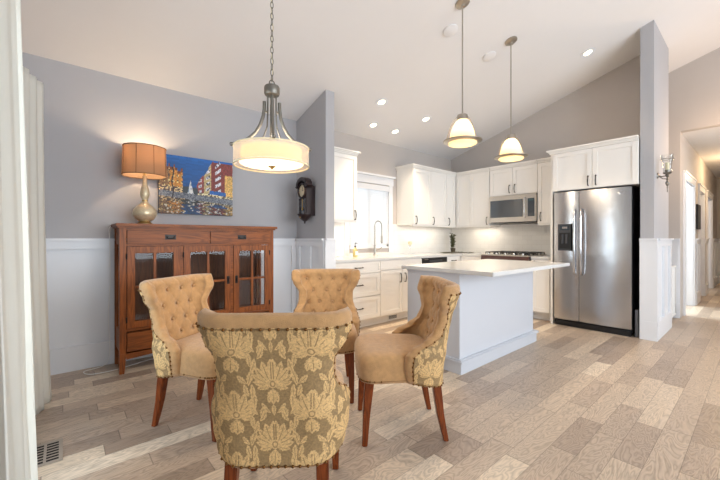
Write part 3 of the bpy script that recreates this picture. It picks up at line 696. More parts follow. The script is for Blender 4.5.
# arched apron
ap = [(BX + .05, .17), (BX + .05, .12)]
n = 20
for i in range(n + 1):
    u = i / n; ap.append((BX + .05 + (BW - .1) * u, .118 + .028 * sin(pi * u)))
ap += [(BX + BW - .05, .17)]
ff.prism(ap, 'y', FY + .004, FY + .02)
ff.build('face_frame', M['oak'], sb)
for (a, b) in ((.055, .725), (.747, 1.38)):
    d = MB().box(BX + a, BX + b, FY - .008, FY + .012, 1.117, 1.233).build('drawer', M['oak'], sb, bevel=.003)
    cx = BX + (a + b) / 2
    h = MB().box(cx - .045, cx + .045, FY - .012, FY - .008, 1.155, 1.20)
    h.tube([(cx - .03, FY - .012, 1.185), (cx - .03, FY - .03, 1.18), (cx - .025, FY - .033, 1.165), (cx + .025, FY - .033, 1.165), (cx + .03, FY - .03, 1.18), (cx + .03, FY - .012, 1.185)], .004, 6)
    h.build('drawer_pull', M['bronze'], d)
DD = [(.055, .475, 'R'), (.505, .948, 'R'), (.978, 1.38, 'L')]
for a, b, side in DD:
    x0, x1, z0, z1 = BX + a, BX + b, .384, 1.092; r = .058
    m = MB().box(x0, x0 + r, FY - .006, FY + .016, z0, z1).box(x1 - r, x1, FY - .006, FY + .016, z0, z1).box(x0 + r, x1 - r, FY - .0055, FY + .0155, z0, z0 + r).box(x0 + r, x1 - r, FY - .0055, FY + .0155, z1 - r, z1)
    xm = (x0 + x1) / 2; m.box(xm - .011, xm + .011, FY - .003, FY + .012, z0 + r, z1 - r).box(x0 + r, x1 - r, FY - .0028, FY + .0118, .728, .75)
    d = m.build('door', M['oakv'], sb, bevel=.002)
    MB().box(x0 + r - .003, x1 - r + .003, FY + .013, FY + .016, z0 + r - .003, z1 - r + .003).build('door_glass', M['glass'], d)
    hx = x1 - .028 if side == 'R' else x0 + .028
    MB().box(hx - .013, hx + .013, FY - .010, FY - .006, .70, .78).tube([(hx, FY - .01, .765), (hx, FY - .028, .755), (hx, FY - .028, .725), (hx, FY - .01, .715)], .005, 6).build('door_pull', M['bronze'], d)
    hgx = x0 - .004 if side == 'R' else x1 - .006
    for hz in (.46, 1.01): MB().tube([(hgx, FY - .01, hz - .025), (hgx, FY - .01, hz + .025)], .006, 8).build('hinge', M['bronze'], d)
    MB().box(BX + a, BX + b, FY - .006, FY + .014, .184, .348).build('lower_drawer', M['oak'], sb, bevel=.003)
# ------------------------------------------------------------------ table lamp
LX, LY, LZ = .588, 3.76, 1.295
lp = thing('table_lamp', 'table lamp with gold mercury-glass base and tan drum shade on the sideboard', 'lamp', (LX, LY, LZ))
MB().lathe([(.060, 0), (.062, .012), (.050, .02), (.045, .03)], (LX, LY, LZ), 28).build('foot', M['gold'], lp, smooth=True)
MB().lathe([(.045, .028), (.075, .05), (.096, .085), (.099, .11), (.09, .14), (.065, .17), (.035, .195), (.022, .215), (.020, .225), (.03, .245), (.038, .275), (.038, .30), (.030, .335), (.021, .37), (.017, .42), (.019, .455), (.012, .46)], (LX, LY, LZ), 32).build('base', M['merc'], lp, smooth='all')
MB().lathe([(.024, .214), (.024, .226), (.02, .228)], (LX, LY, LZ), 20).build('collar', M['gold'], lp)
MB().lathe([(.012, .455), (.012, .50), (.016, .505), (.016, .55), (.008, .555)], (LX, LY, LZ), 14).build('socket', M['gold'], lp, smooth=True)
MB().sphere((LX, LY, LZ + .58), .030, 14, 10, 1.2).build('bulb', M['bulb'], lp, smooth=True)
def drum(r0, r1, z0, z1, c, th=.002, n=48): return MB().ring([(r0, z0), (r1, z1), (r1 - th, z1), (r0 - th, z0)], c, n)
sh = drum(.180, .172, .450, .715, (LX, LY, LZ)).build('lamp_shade', M['shade'], lp, smooth=True)
pp = MB()
for q in range(8):
    a = 2 * pi * q / 8 + .25; pp.tube([(LX + .181 * cos(a), LY + .181 * sin(a), LZ + .452), (LX + .173 * cos(a), LY + .173 * sin(a), LZ + .713)], .0028, 5)
pp.build('shade_piping', M['trimdk'], sh)
for z_, r_ in ((.452, .1805), (.714, .1725)):
    MB().tube([(LX + r_ * cos(2 * pi * i / 48), LY + r_ * sin(2 * pi * i / 48), LZ + z_) for i in range(48)], .004, 6, True).build('shade_band', M['trimdk'], sh, smooth=True)
sp = MB()
for q in range(3):
    a = 2 * pi * q / 3; sp.tube([(LX, LY, LZ + .705), (LX + .171 * cos(a), LY + .171 * sin(a), LZ + .71)], .002, 5)
sp.tube([(LX + .02, LY, LZ + .52), (LX + .05, LY, LZ + .60), (LX + .03, LY, LZ + .70), (LX, LY, LZ + .705)], .002, 5).tube([(LX - .02, LY, LZ + .52), (LX - .05, LY, LZ + .60), (LX - .03, LY, LZ + .70), (LX, LY, LZ + .705)], .002, 5)
sp.build('harp', M['gold'], lp)
light('lamp_bulb_light', 'POINT', (LX, LY, LZ + .635), 11, (1, .76, .50), .03)
# painting
PX0, PX1, PZ0, PZ1 = .735, 1.476, 1.42, 2.02
def paint(s, t):
    sky = (10, 96, 176); 
    h = lambda a, b: (sin(a * 127.1 + b * 311.7) * 43758.5) % 1
    n = h(int(s * 60), int(t * 50)); n2 = h(int(s * 110) + 7, int(t * 90))
    def bld(s, t):
        # buildings standing on t=.40
        if s < .30:
            top = .80 - .05 * (int(s * 22) % 2) + (.05 if .12 < s < .2 else 0)
            if t < top:
                c = (206, 140, 52) if s > .13 else (150, 112, 70)
                if (s * 18) % 1 < .42 and (t * 11) % 1 < .5: c = (244, 214, 140) if n > .4 else (84, 60, 50)
                if t > top - .05: c = (120, 66, 34)
                if t < .48: c = (226, 196, 140) if n > .5 else (80, 60, 60)
                return tuple(q * (.75 + .45 * n2) for q in c)
        if .36 < s < .44 and t < .40 + .22 * (1 - abs(s - .40) / .04): return (222, 224, 222) if n > .3 else (130, 150, 170)
        if .30 <= s < .50 and t < .50 + .02 * n: return (50, 60, 66)
        if s >= .48:
            f = (s - .48) / .52; top = .55 + .42 * min(1, f * 2.2) + .03 * (int(s * 14) % 2)
            if s > .80: top = .97
            if t < top:
                if s < .58: c = (140, 66, 60)
                elif s < .68: c = (188, 168, 120)
                elif s < .88: c = (128, 50, 42)
                else: c = (126, 50, 44) if t > .78 else (214, 170, 92)
                pw = 16 - 5 * f; ph = 12 - 5 * f
                if (s * pw) % 1 < .45 and ((t - .05 * f) * ph) % 1 < .5: c = (206, 206, 214) if n > .25 else (60, 56, 70)
                if .66 < s < .9 and .44 < t < .50: c = (24, 92, 168)
                if t < .44: c = (230, 214, 170) if n > .5 else (90, 74, 60)
                return tuple(q * (.72 + .5 * n2) for q in c)
        k = .75 + .4 * (t - .4) + .15 * (h(int(s * 12), int(t * 40)) - .5)
        return tuple(q * k for q in sky)
    q0 = .40 - .10 * s
    if t > q0: c = bld(s, .40 + (t - q0) * .6 / (1 - q0))
    elif t > q0 - .10: c = (126, 130, 138) if n2 > .45 else (70, 78, 92)
    else:
        wv = .03 * sin(t * 90 + s * 20)
        c = bld(min(.99, max(0, s + wv)), .40 + (q0 - .10 - t) * 1.15)
        k = .38 + .42 * n2; c = tuple(q * k for q in c)
        if n > .94: c = (188, 184, 170)
    # bare tree on the left
    if abs(s - .17 - .01 * sin(t * 20)) < .008 and t > .28 and t < .8: c = (34, 24, 28)
    return c
def grid_attr(nx, nz, fn, pos, attr, kind='FLOAT_COLOR'):
    V = []; F = []; A = []
    for j in range(nz + 1):
        for i in range(nx + 1):
            u, v = i / nx, j / nz; V.append(pos(u, v)); A.append(fn(u, v))
    for j in range(nz):
        for i in range(nx): a = j * (nx + 1) + i; F.append((a, a + 1, a + nx + 2, a + nx + 1))
    me = bpy.data.meshes.new('m'); me.from_pydata(V, [], F)
    if kind == 'FLOAT_COLOR':
        at = me.color_attributes.new(attr, 'FLOAT_COLOR', 'POINT'); flat = []
        for c in A: flat += list(c[:3]) + [1]
        at.data.foreach_set('color', flat)
    else:
        at = me.attributes.new(attr, 'FLOAT', 'POINT'); at.data.foreach_set('value', A)
    return me
pt = thing('painting', 'canvas painting of a canal street with bright buildings under blue sky', 'painting', (PX0, YW - .04, PZ0))
me = grid_attr(190, 150, lambda u, v: s2l([min(255, max(0, q)) for q in paint(u, v)]), lambda u, v: (u * (PX1 - PX0), .0, v * (PZ1 - PZ0)), 'paint')
me.materials.append(M['paint']); o = bpy.data.objects.new('painted_face', me); COL.objects.link(o); o.parent = pt
MB().box(PX0, PX1, YW - .0395, YW - .001, PZ0, PZ1).build('canvas_body', M['canvas'], pt)

# ------------------------------------------------------------------ chandelier
CX, CY = 1.048, 2.106
ch = thing('chandelier', 'drum-shade chandelier on a long chain over the four chairs', 'chandelier', (CX, CY, zc(CY)))
Z0, Z1 = 1.64, 1.757
sh = drum(.240, .240, 0, Z1 - Z0, (CX, CY, Z0), .0015, 64).build('outer_shade', M['sheer'], ch, smooth=True)
MB().ring([(.243, Z0 - .003), (.243, Z0 + .006), (.237, Z0 + .006), (.237, Z0 - .003)], (CX, CY, 0), 64).ring([(.243, Z1 - .006), (.243, Z1 + .003), (.237, Z1 + .003), (.237, Z1 - .006)], (CX, CY, 0), 64).build('shade_hoop', M['candle'], sh, smooth=True)
drum(.195, .195, 0, Z1 - Z0 - .02, (CX, CY, Z0 + .012), .002, 64).build('inner_shade', M['glow'], ch, smooth=True)
MB().lathe([(1e-7, -.004), (.10, -.002), (.195, .006), (.205, .012), (.205, .016), (1e-7, .016)], (CX, CY, Z0 + .002), 64).build('diffuser', M['diff'], ch, smooth=True)
MB().lathe([(1e-7, -.022), (.010, -.018), (.007, -.012), (.022, -.006), (.024, -.001), (1e-7, .0)], (CX, CY, Z0 + .0), 18).build('finial', M['gold'], ch, smooth=True)
MB().lathe([(.018, 2.17), (.045, 2.165), (.05, 2.155), (.05, 2.115), (.045, 2.105), (.02, 2.10)], (CX, CY, 0), 24).build('hub', M['pewter'], ch, smooth=True)
MB().tube([(CX, CY, 2.10), (CX, CY, Z1 - .1)], .011, 10).build('stem', M['pewter'], ch, smooth=True)
for q in range(4):
    a = q * pi / 2 + radians(66); pr = [(.028, 2.11), (.030, 2.02), (.042, 2.035), (.046, 1.98), (.056, 1.93), (.078, 1.885), (.11, 1.85), (.15, 1.825), (.20, 1.812), (.245, 1.806), (.262, 1.80)]
    pr = [(.048, 2.060), (.049, 2.01), (.056, 1.96), (.074, 1.905), (.102, 1.855), (.140, 1.815), (.185, 1.785), (.222, 1.772), (.246, 1.768)]
    MB().tube([(CX + r * cos(a), CY + r * sin(a), z) for r, z in pr], .0115, 8).tube([(CX + r * cos(a), CY + r * sin(a), z) for r, z in ((.027, 2.11), (.027, 1.98), (.030, 1.90), (.052, 1.83), (.10, 1.80))], .0055, 8).tube([(CX + .022 * cos(a), CY + .022 * sin(a), 1.995), (CX + .05 * cos(a), CY + .05 * sin(a), 1.995)], .006).sphere((CX + .25 * cos(a), CY + .25 * sin(a), 1.767), .013).build('arm', M['pewter'], ch, smooth=True)
cm = MB(); z = 2.185; k = 0
cm.tube([(CX + .018 * cos(t * pi / 8), CY, 2.185 + .018 * sin(t * pi / 8)) for t in range(16)], .004, 6, True)
z = 2.218
while z < zc(CY) - .05:
    pts = []
    for t in range(14):
        a = 2 * pi * t / 14; u, w_ = .0095 * cos(a), .022 * sin(a)
        pts.append((CX + (u if k % 2 else 0), CY + (0 if k % 2 else u), z + w_))
    cm.tube(pts, .0028, 5, True); z += .037; k += 1
cm.build('chain', M['pewter'], ch, smooth=True)
MB().tube([(CX + .006 * sin(i * 1.1), CY + .006 * cos(i * 1.3), 2.19 + i * .05) for i in range(21)], .002, 5).build('cord', M['candle'], ch, smooth=True)
MB().lathe([(.055, .02), (.055, -.03), (.02, -.045), (.008, -.06)], (CX, CY, zc(CY)), 24).build('canopy', M['pewter'], ch, smooth=True)
light('chandelier_light', 'POINT', (CX, CY, Z1 + .05), 5, SOFT, .12)
light('chandelier_light', 'AREA', (CX, CY, Z0 - .03), 5, SOFT, .3)

# ------------------------------------------------------------------ island pendants
def pendant():
    p = thing('pendant_lamp', 'nickel rod pendant lamp with lit bell glass, left of the pair over the island', 'lamp', (2.82, 1.82, zc(1.82)), group='pendant lamps over the island', local=True)
    zb = 2.06 - zc(1.82)     # rim height
    tilt = Matrix.Rotation(math.atan(-SL), 3, 'X')
    MB().lathe([(.065, .0), (.065, -.012), (.05, -.022), (.02, -.03), (.014, -.05)], (0, 0, 0), 28, tilt).build('canopy', M['nickel'], p, smooth=True, local=True)
    MB().tube([(0, 0, -.02), (0, 0, zb + .24)], .0065, 10).build('rod', M['nickel'], p, smooth=True, local=True)
    MB().lathe([(.02, zb + .255), (.044, zb + .25), (.048, zb + .245), (.048, zb + .205), (.040, zb + .202)], (0, 0, 0), 24).build('cap', M['nickel'], p, smooth=True, local=True)
    MB().lathe([(.040, zb + .207), (.062, zb + .185), (.082, zb + .15), (.100, zb + .105), (.115, zb + .055), (.126, zb + .0), (.129, zb - .014), (.122, zb - .024), (.08, zb - .029), (1e-7, zb - .030)], (0, 0, 0), 40).build('glass_bell', M['alab'], p, smooth=True, local=True)
    MB().ring([(.174, zb + .012), (.174, zb + .002), (.130, zb - .008), (.128, zb + .002)], (0, 0, 0), 48).build('rim', M['nickel'], p, smooth=True, local=True)
    for q in range(3):
        a = q * 2 * pi / 3 + .4
        MB().tube([(r * cos(a), r * sin(a), z) for r, z in ((.046, zb + .235), (.078, zb + .200), (.108, zb + .145), (.132, zb + .08), (.150, zb + .02), (.168, zb + .004))], .0035, 6).build('strut', M['nickel'], p, smooth=True, local=True)
    return p
p1 = pendant(); p2 = dup(p1); p2.location.x = 3.77; p2['label'] = 'nickel rod pendant lamp with lit bell glass, right one of the pair nearer the refrigerator'
for x in (2.82, 3.77):
    light('pendant_light', 'POINT', (x, 1.82, 2.17), 2.2, (1, .84, .64), .04)
    light('pendant_light', 'AREA', (x, 1.82, 2.02), 9, (1, .84, .64), .2)
# recessed lights / ceiling discs
tiltM = Matrix.Rotation(math.atan(-SL), 3, 'X')
def downlight(x, y, lab, pw=40, grp='recessed ceiling lights'):
    t = thing('recessed_light', lab, 'ceiling light', (x, y, zc(y)), group=grp)
    MB().ring([(.082, -.006), (.082, .002), (.046, .002), (.046, -.004)], (x, y, zc(y)), 32, tiltM).build('trim_ring', M['trim'], t, smooth=True)
    MB().lathe([(1e-7, -.002), (.046, -.002), (.046, .001), (1e-7, .001)], (x, y, zc(y)), 28, tiltM).build('lens', M['bulb'], t)
    light('downlight', 'SPOT', (x, y, zc(y) - .03), pw, (1, .76, .50), .05, spot=1.35)
downlight(3.14, 3.22, 'round recessed ceiling light nearest the top of the grey partition', 105)
downlight(3.40, 3.66, 'round recessed ceiling light above the window, the lower-left one', 14)
downlight(3.86, 3.66, 'round recessed ceiling light close to the wall over the sink run, right of another', 14)
downlight(4.07, 3.24, 'round recessed ceiling light left of the first pendant shade', 105)
downlight(4.96, 1.42, 'round recessed ceiling light high on the slope above the refrigerator', 55)
for x, y, lab in ((2.99, 2.07, 'plain white ceiling disc left of the near pendant canopy'), (3.755, 2.07, 'plain white ceiling disc left of the far pendant canopy')):
    o = MB().lathe([(.075, .002), (.075, -.012), (.06, -.018), (1e-7, -.02)], (x, y, zc(y)), 28, tiltM).build('ceiling_disc', M['ceil'], None, smooth=True)
    tag(o, lab, 'ceiling disc', 'white discs on the kitchen ceiling')
for x0, x1, y in ((2.5, 3.0, 3.8), (4.3, 5.3, 3.8)): light('under_cabinet_light', 'AREA', ((x0 + x1) / 2, y, 1.355), 1.8, SOFT, x1 - x0, .04)
light('under_cabinet_light', 'AREA', (5.62, 3.2, 1.355), 1.4, SOFT, .04, .5)
light('foyer_lamp_light', 'POINT', (6.3, .10, 2.35), 28, (1, .66, .38), .12)
light('hall_lamp_light', 'POINT', (9.6, .1, 2.5), 34, WARM, .1)

# ------------------------------------------------------------------ wall clock
ck = thing('wall_clock', 'dark wooden pendulum wall clock with arched top on the grey partition', 'clock', (2.328, 3.61, 1.34))
K = M['clock']
MB().box(2.20, 2.328, 3.535, 3.685, 1.44, 1.80).build('case', K, ck, bevel=.004)
hood = [(3.47, 1.79)] + [(3.61 - .12 * cos(pi * i / 14), 1.80 + .10 * sin(pi * i / 14)) for i in range(15)] + [(3.75, 1.79), (3.72, 1.77)] + [(3.61 + .085 * cos(pi * i / 14), 1.78 + .075 * sin(pi * i / 14)) for i in range(15)] + [(3.50, 1.77)]
MB().prism(hood, 'x', 2.17, 2.26).build('hood', K, ck, bevel=.004)
MX = Matrix.Rotation(radians(-90), 3, 'Y')
MB().lathe([(.095, 0), (.095, .02), (.078, .028), (.072, .02), (.072, .004), (1e-7, .004)], (2.20, 3.61, 1.735), 32, MX).build('bezel', K, ck, smooth=True)
fc = MB().lathe([(.070, 0), (.070, .004), (1e-7, .004)], (2.195, 3.61, 1.735), 32, MX).build('dial', M['face'], ck)
MB().tube([(2.189, 3.61, 1.735), (2.189, 3.60, 1.78)], .0022, 5).tube([(2.189, 3.61, 1.735), (2.189, 3.578, 1.742)], .0022, 5).build('hands', M['black'], fc)
for q in range(12):
    a = q * pi / 6; MB().box(2.1895, 2.191, 3.61 + .058 * cos(a) - .003, 3.61 + .058 * cos(a) + .003, 1.735 + .058 * sin(a) - .003, 1.735 + .058 * sin(a) + .003).build('hour_mark', M['black'], fc)
for s_ in (-1, 1): MB().tube([(2.19, 3.61 + s_ * .062, 1.455 + .0 * i) if i == 0 else (2.19, 3.61 + s_ * .062, 1.455 + .032 * i) for i in range(7)], [.011, .007, .010, .007, .010, .007, .011], 10).build('column', K, ck, smooth=True)
MB().box(2.196, 2.1995, 3.56, 3.66, 1.46, 1.64).build('front_glass', M['bglass'], ck)
MB().tube([(2.19, 3.61, 1.64), (2.19, 3.61, 1.53)], .003, 6).lathe([(1e-7, -.004), (.02, 0), (1e-7, .004)], (2.19, 3.61, 1.52), 18, MX).build('pendulum', M['brass'], ck)
MB().lathe([(1e-7, -.09), (.012, -.08), (.008, -.065), (.03, -.05), (.055, -.03), (.075, 0), (.09, .02), (.09, .03), (1e-7, .03)], (2.225, 3.61, 1.43), 20).build('base_ornament', K, ck, smooth=True)
MB().lathe([(.018, 0), (.012, .01), (1e-7, .012)], (2.165, 3.61, 1.425), 14, MX).build('brass_boss', M['brass'], ck)
# outlet / thermostat
o = thing('light_switch', 'small white switch plate on the wainscot of the partition', 'switch', (2.305, 3.70, 1.0))
MB().box(2.316, 2.3225, 3.665, 3.735, .985, 1.095).build('plate', M['plate'], o, bevel=.002)
for y in (3.683, 3.717): MB().box(2.312, 2.316, y - .008, y + .008, 1.02, 1.06).build('rocker', M['trim'], o)
# ------------------------------------------------------------------ sconce
SX, SY = 5.30, .811
sc = thing('wall_sconce', 'antique metal candle sconce with glass hurricane cup on the wall stub', 'sconce', (SX, SY, 1.78))
MB().lathe([(.035, 0), (.03, .01), (.012, .018), (1e-7, .02)], (SX, SY, 1.90), 20, Matrix.Rotation(radians(90), 3, 'X')).build('back_plate', M['pewter'], sc, smooth=True)
CY_ = SY - .09
MB().tube([(SX, SY - .012, 1.90), (SX, SY - .04, 1.885), (SX, SY - .07, 1.89), (SX, CY_, 1.91)], .006, 8).tube([(SX, SY - .015, 1.89), (SX, SY - .05, 1.86), (SX, CY_, 1.85)], .005, 8).build('arm', M['pewter'], sc, smooth=True)
MB().lathe([(1e-7, -.22), (.005, -.21), (.004, -.17), (.008, -.16), (.004, -.15), (.016, -.125), (.020, -.11), (.016, -.095), (.006, -.08), (.014, -.065), (.006, -.05), (.018, -.03), (.010, -.015), (.036, 0), (.042, .012), (.02, .014), (.022, .04), (1e-7, .04)], (SX, CY_, 1.915), 20).build('finial', M['pewter'], sc, smooth=True)
MB().ring([(.038, .015), (.040, .06), (.046, .12), (.060, .215), (.058, .165), (.044, .12), (.038, .06), (.036, .015)], (SX, CY_, 1.915), 28).build('glass_cup', glassmat('cup_glass', (.95, .96, .96, 1), .0), sc, smooth=True)
MB().tube([(SX + .060 * cos(2 * pi * i / 28), CY_ + .060 * sin(2 * pi * i / 28), 2.08) for i in range(28)], .0028, 5, True).build('cup_rim', M['pewter'], sc)
MB().lathe([(.018, .04), (.018, .125), (.012, .128), (1e-7, .126)], (SX, CY_, 1.915), 16).build('candle', M['candle'], sc, smooth=True)
# picture in the hall
o = thing('hall_picture', 'narrow black-framed picture seen edge-on on the hallway wall', 'picture', (8.66, .775, 1.33))
MB().box(8.46, 8.90, .745, .789, 1.33, 1.77).build('frame', M['black'], o, bevel=.004)
MB().box(8.50, 8.86, .743, .7455, 1.37, 1.73).build('picture_panel', M['dgrey'], o)
# safety gate
gt = thing('safety_gate', 'white child safety gate closing the stair opening beside the wall stub', 'gate', (6.5, .84, 0))
GW = M['plate']
f_ = MB().box(6.15, 6.18, .83, .86, .04, .77).box(6.81, 6.84, .83, .86, .04, .77).box(6.18, 6.81, .83, .86, .74, .77).box(6.18, 6.81, .83, .86, .05, .08)
f_.build('frame', GW, gt, bevel=.004)
for i in range(11): MB().tube([(6.225 + i * .054, .845, .07), (6.225 + i * .054, .845, .75)], .007, 8).build('bar', GW, gt, smooth=True)
MB().box(6.19, 6.27, .825, .865, .77, .80).build('latch', GW, gt, bevel=.008)
# floor register
fv = thing('floor_register', 'slotted metal floor vent by the curtain on the wood floor', 'vent', (-.06, 2.53, 0))
MB().box(-.14, .005, 2.40, 2.655, 0, .006).build('plate', M['vent'], fv, bevel=.002)
sl = MB()
for j in range(2):
    for i in range(7): sl.box(-.124 + j * .062, -.074 + j * .062, 2.422 + i * .031, 2.440 + i * .031, .0055, .0066)
sl.build('slots', M['dark'], fv)

# ------------------------------------------------------------------ curtains
def curtain(name, lab, y0, y1, x, z0, z1, amp, waves, flare=0, lean=0, turn=0):
    nx, nz = 120, 40; V = []; F = []; th = .004
    for side in (0, 1):
        for j in range(nz + 1):
            v = j / nz; z = z0 + (z1 - z0) * v
            for i in range(nx + 1):
                u = i / nx; fl = (1 - v) ** 2.2
                a = amp * (.75 + .35 * fl) * sin(u * waves * 2 * pi + .6 * sin(3 * v + u * 5)) + .35 * amp * sin(u * waves * 4.7 * pi + 1.3 + v * 2)
                y = y0 + (y1 - y0) * u + fl * flare * (u - .3) + .012 * sin(v * 7 + u * 4)
                V.append((x + turn * u + a + flare * .45 * fl + lean * (1 - v) + side * th, y, z))
    n = (nx + 1) * (nz + 1)
    for j in range(nz):
        for i in range(nx):
            a = j * (nx + 1) + i; F.append((a, a + 1, a + nx + 2, a + nx + 1)); F.append((n + a, n + a + nx + 1, n + a + nx + 2, n + a + 1))
    for i in range(nx):
        F.append((i, n + i, n + i + 1, i + 1)); a = nz * (nx + 1) + i; F.append((a, a + 1, n + a + 1, n + a))
    for j in range(nz):
        a = j * (nx + 1); b = a + nx + 1; F.append((a, b, n + b, n + a)); a += nx; b += nx; F.append((a, n + a, n + b, b))
    o = MB().add(V, F).build(name, M['curtain'], None, smooth='all'); tag(o, lab, 'curtain')
curtain('curtain', 'off-white curtain filling the left edge of the view, nearest the camera', 1.10, 1.99, -.143, .01, 2.24, .018, 4, flare=.02, lean=.042)
curtain('curtain', 'narrow off-white curtain beyond the near one, its hem brushing the wood floor', 3.00, 3.30, -.185, .008, 2.24, .013, 2.5, flare=.07, turn=.085)
rd = thing('curtain_rod', 'dark metal curtain rod holding both curtains above the glass door', 'curtain rod', (-.2, 2.1, 2.26))
MB().tube([(-.198, 1.0, 2.262), (-.198, 3.28, 2.262)], .012, 10).build('rod', M['bronze'], rd, smooth=True)
MB().sphere((-.198, 3.30, 2.262), .024).build('finial', M['bronze'], rd, smooth=True)
for y in (1.05, 3.25): MB().box(-.30, -.19, y - .008, y + .008, 2.25, 2.274).build('bracket', M['bronze'], rd)

# ------------------------------------------------------------------ lamp cord
cp = [(.60, 3.86, 1.300), (.50, 3.93, 1.302), (.345, 3.94, 1.28), (.335, 3.94, 1.15), (.34, 3.935, .80), (.325, 3.93, .45), (.335, 3.92, .15), (.30, 3.90, .02), (.15, 3.86, .006), (.19, 3.74, .006), (.36, 3.73, .006), (.55, 3.80, .006), (.75, 3.86, .006)]
sm_ = []
for i in range(len(cp) - 1):
    p0, p1_, p2_, p3 = [Vector(cp[min(max(k, 0), len(cp) - 1)]) for k in (i - 1, i, i + 1, i + 2)]
    for t in range(6):
        t /= 6; sm_.append(.5 * ((2 * p1_) + (-p0 + p2_) * t + (2 * p0 - 5 * p1_ + 4 * p2_ - p3) * t * t + (-p0 + 3 * p1_ - 3 * p2_ + p3) * t ** 3))
cdm = MB().tube(sm_, .0035, 6).build('power_cord', M['plate'], None, smooth=True); tag(cdm, 'white power cord hanging behind the sideboard and looping onto the floor', 'cord')

# ------------------------------------------------------------------ dining chairs
def interp(tab, z):
    if z <= tab[0][0]: return tab[0][1]
    for (a, b), (c, d) in zip(tab, tab[1:]):
        if z <= c:
            t = (z - a) / (c - a); t = t * t * (3 - 2 * t); return b + (d - b) * t
    return tab[-1][1]
WT = [(.30, .200), (.345, .226), (.42, .240), (.50, .244), (.58, .226), (.66, .204), (.72, .205), (.80, .248), (.84, .262), (.905, .268)]
FT = [(.30, .21), (.50, .225), (.54, .20), (.58, .135), (.63, .085), (.70, .070), (.76, .085), (.82, .112), (.905, .105)]
def yb(z): return -.205 - .10 * max(0, (z - .42) / .48) ** 1.15
def back_pt(u, z, ins=0):
    w, f = interp(WT, z) - ins * .3, interp(FT, z)
    rx, ry = min(.115, w * .5), min(f, .115)
    L1 = w - rx; L2 = .5 * pi * sqrt((rx * rx + ry * ry) / 2); L3 = f - ry; Lt = L1 + L2 + L3
    s = abs(u) * Lt; sg = 1 if u >= 0 else -1; y0 = yb(z)
    if s <= L1: x, y = s, 0
    elif s <= L1 + L2:
        a = (s - L1) / L2 * pi / 2; x, y = L1 + rx * sin(a), ry * (1 - cos(a))
    else: x, y = w, ry + (s - L1 - L2)
    return Vector((sg * x, y0 + y, z)), s, Lt
def back_n(u, z):
    e = .01
    a = back_pt(min(1, u + e), z)[0] - back_pt(max(-1, u - e), z)[0]
    b = back_pt(u, z + e)[0] - back_pt(u, z - e)[0]; b = Vector((0, b.y * .5, b.z))
    n = b.cross(a).normalized()          # points towards the sitter (+y at the centre)
    return n if back_pt(0, z) and (n.y > 0 or abs(u) > .3) else -n
ZB0, ZB1 = .305, .905
BUT = [(x, z) for z, xs in ((.825, (-.165, -.055, .055, .165)), (.73, (-.11, 0, .11)), (.635, (-.15, -.055, .055, .15)), (.55, (-.105, 0, .105))) for x in xs]
def lift(p):
    k = min(1, max(0, (p.y + .21) / .25)) * min(1, max(0, 1 - (p.z - ZB0) / .25))
    return Vector((p.x, p.y, p.z + .05 * k))
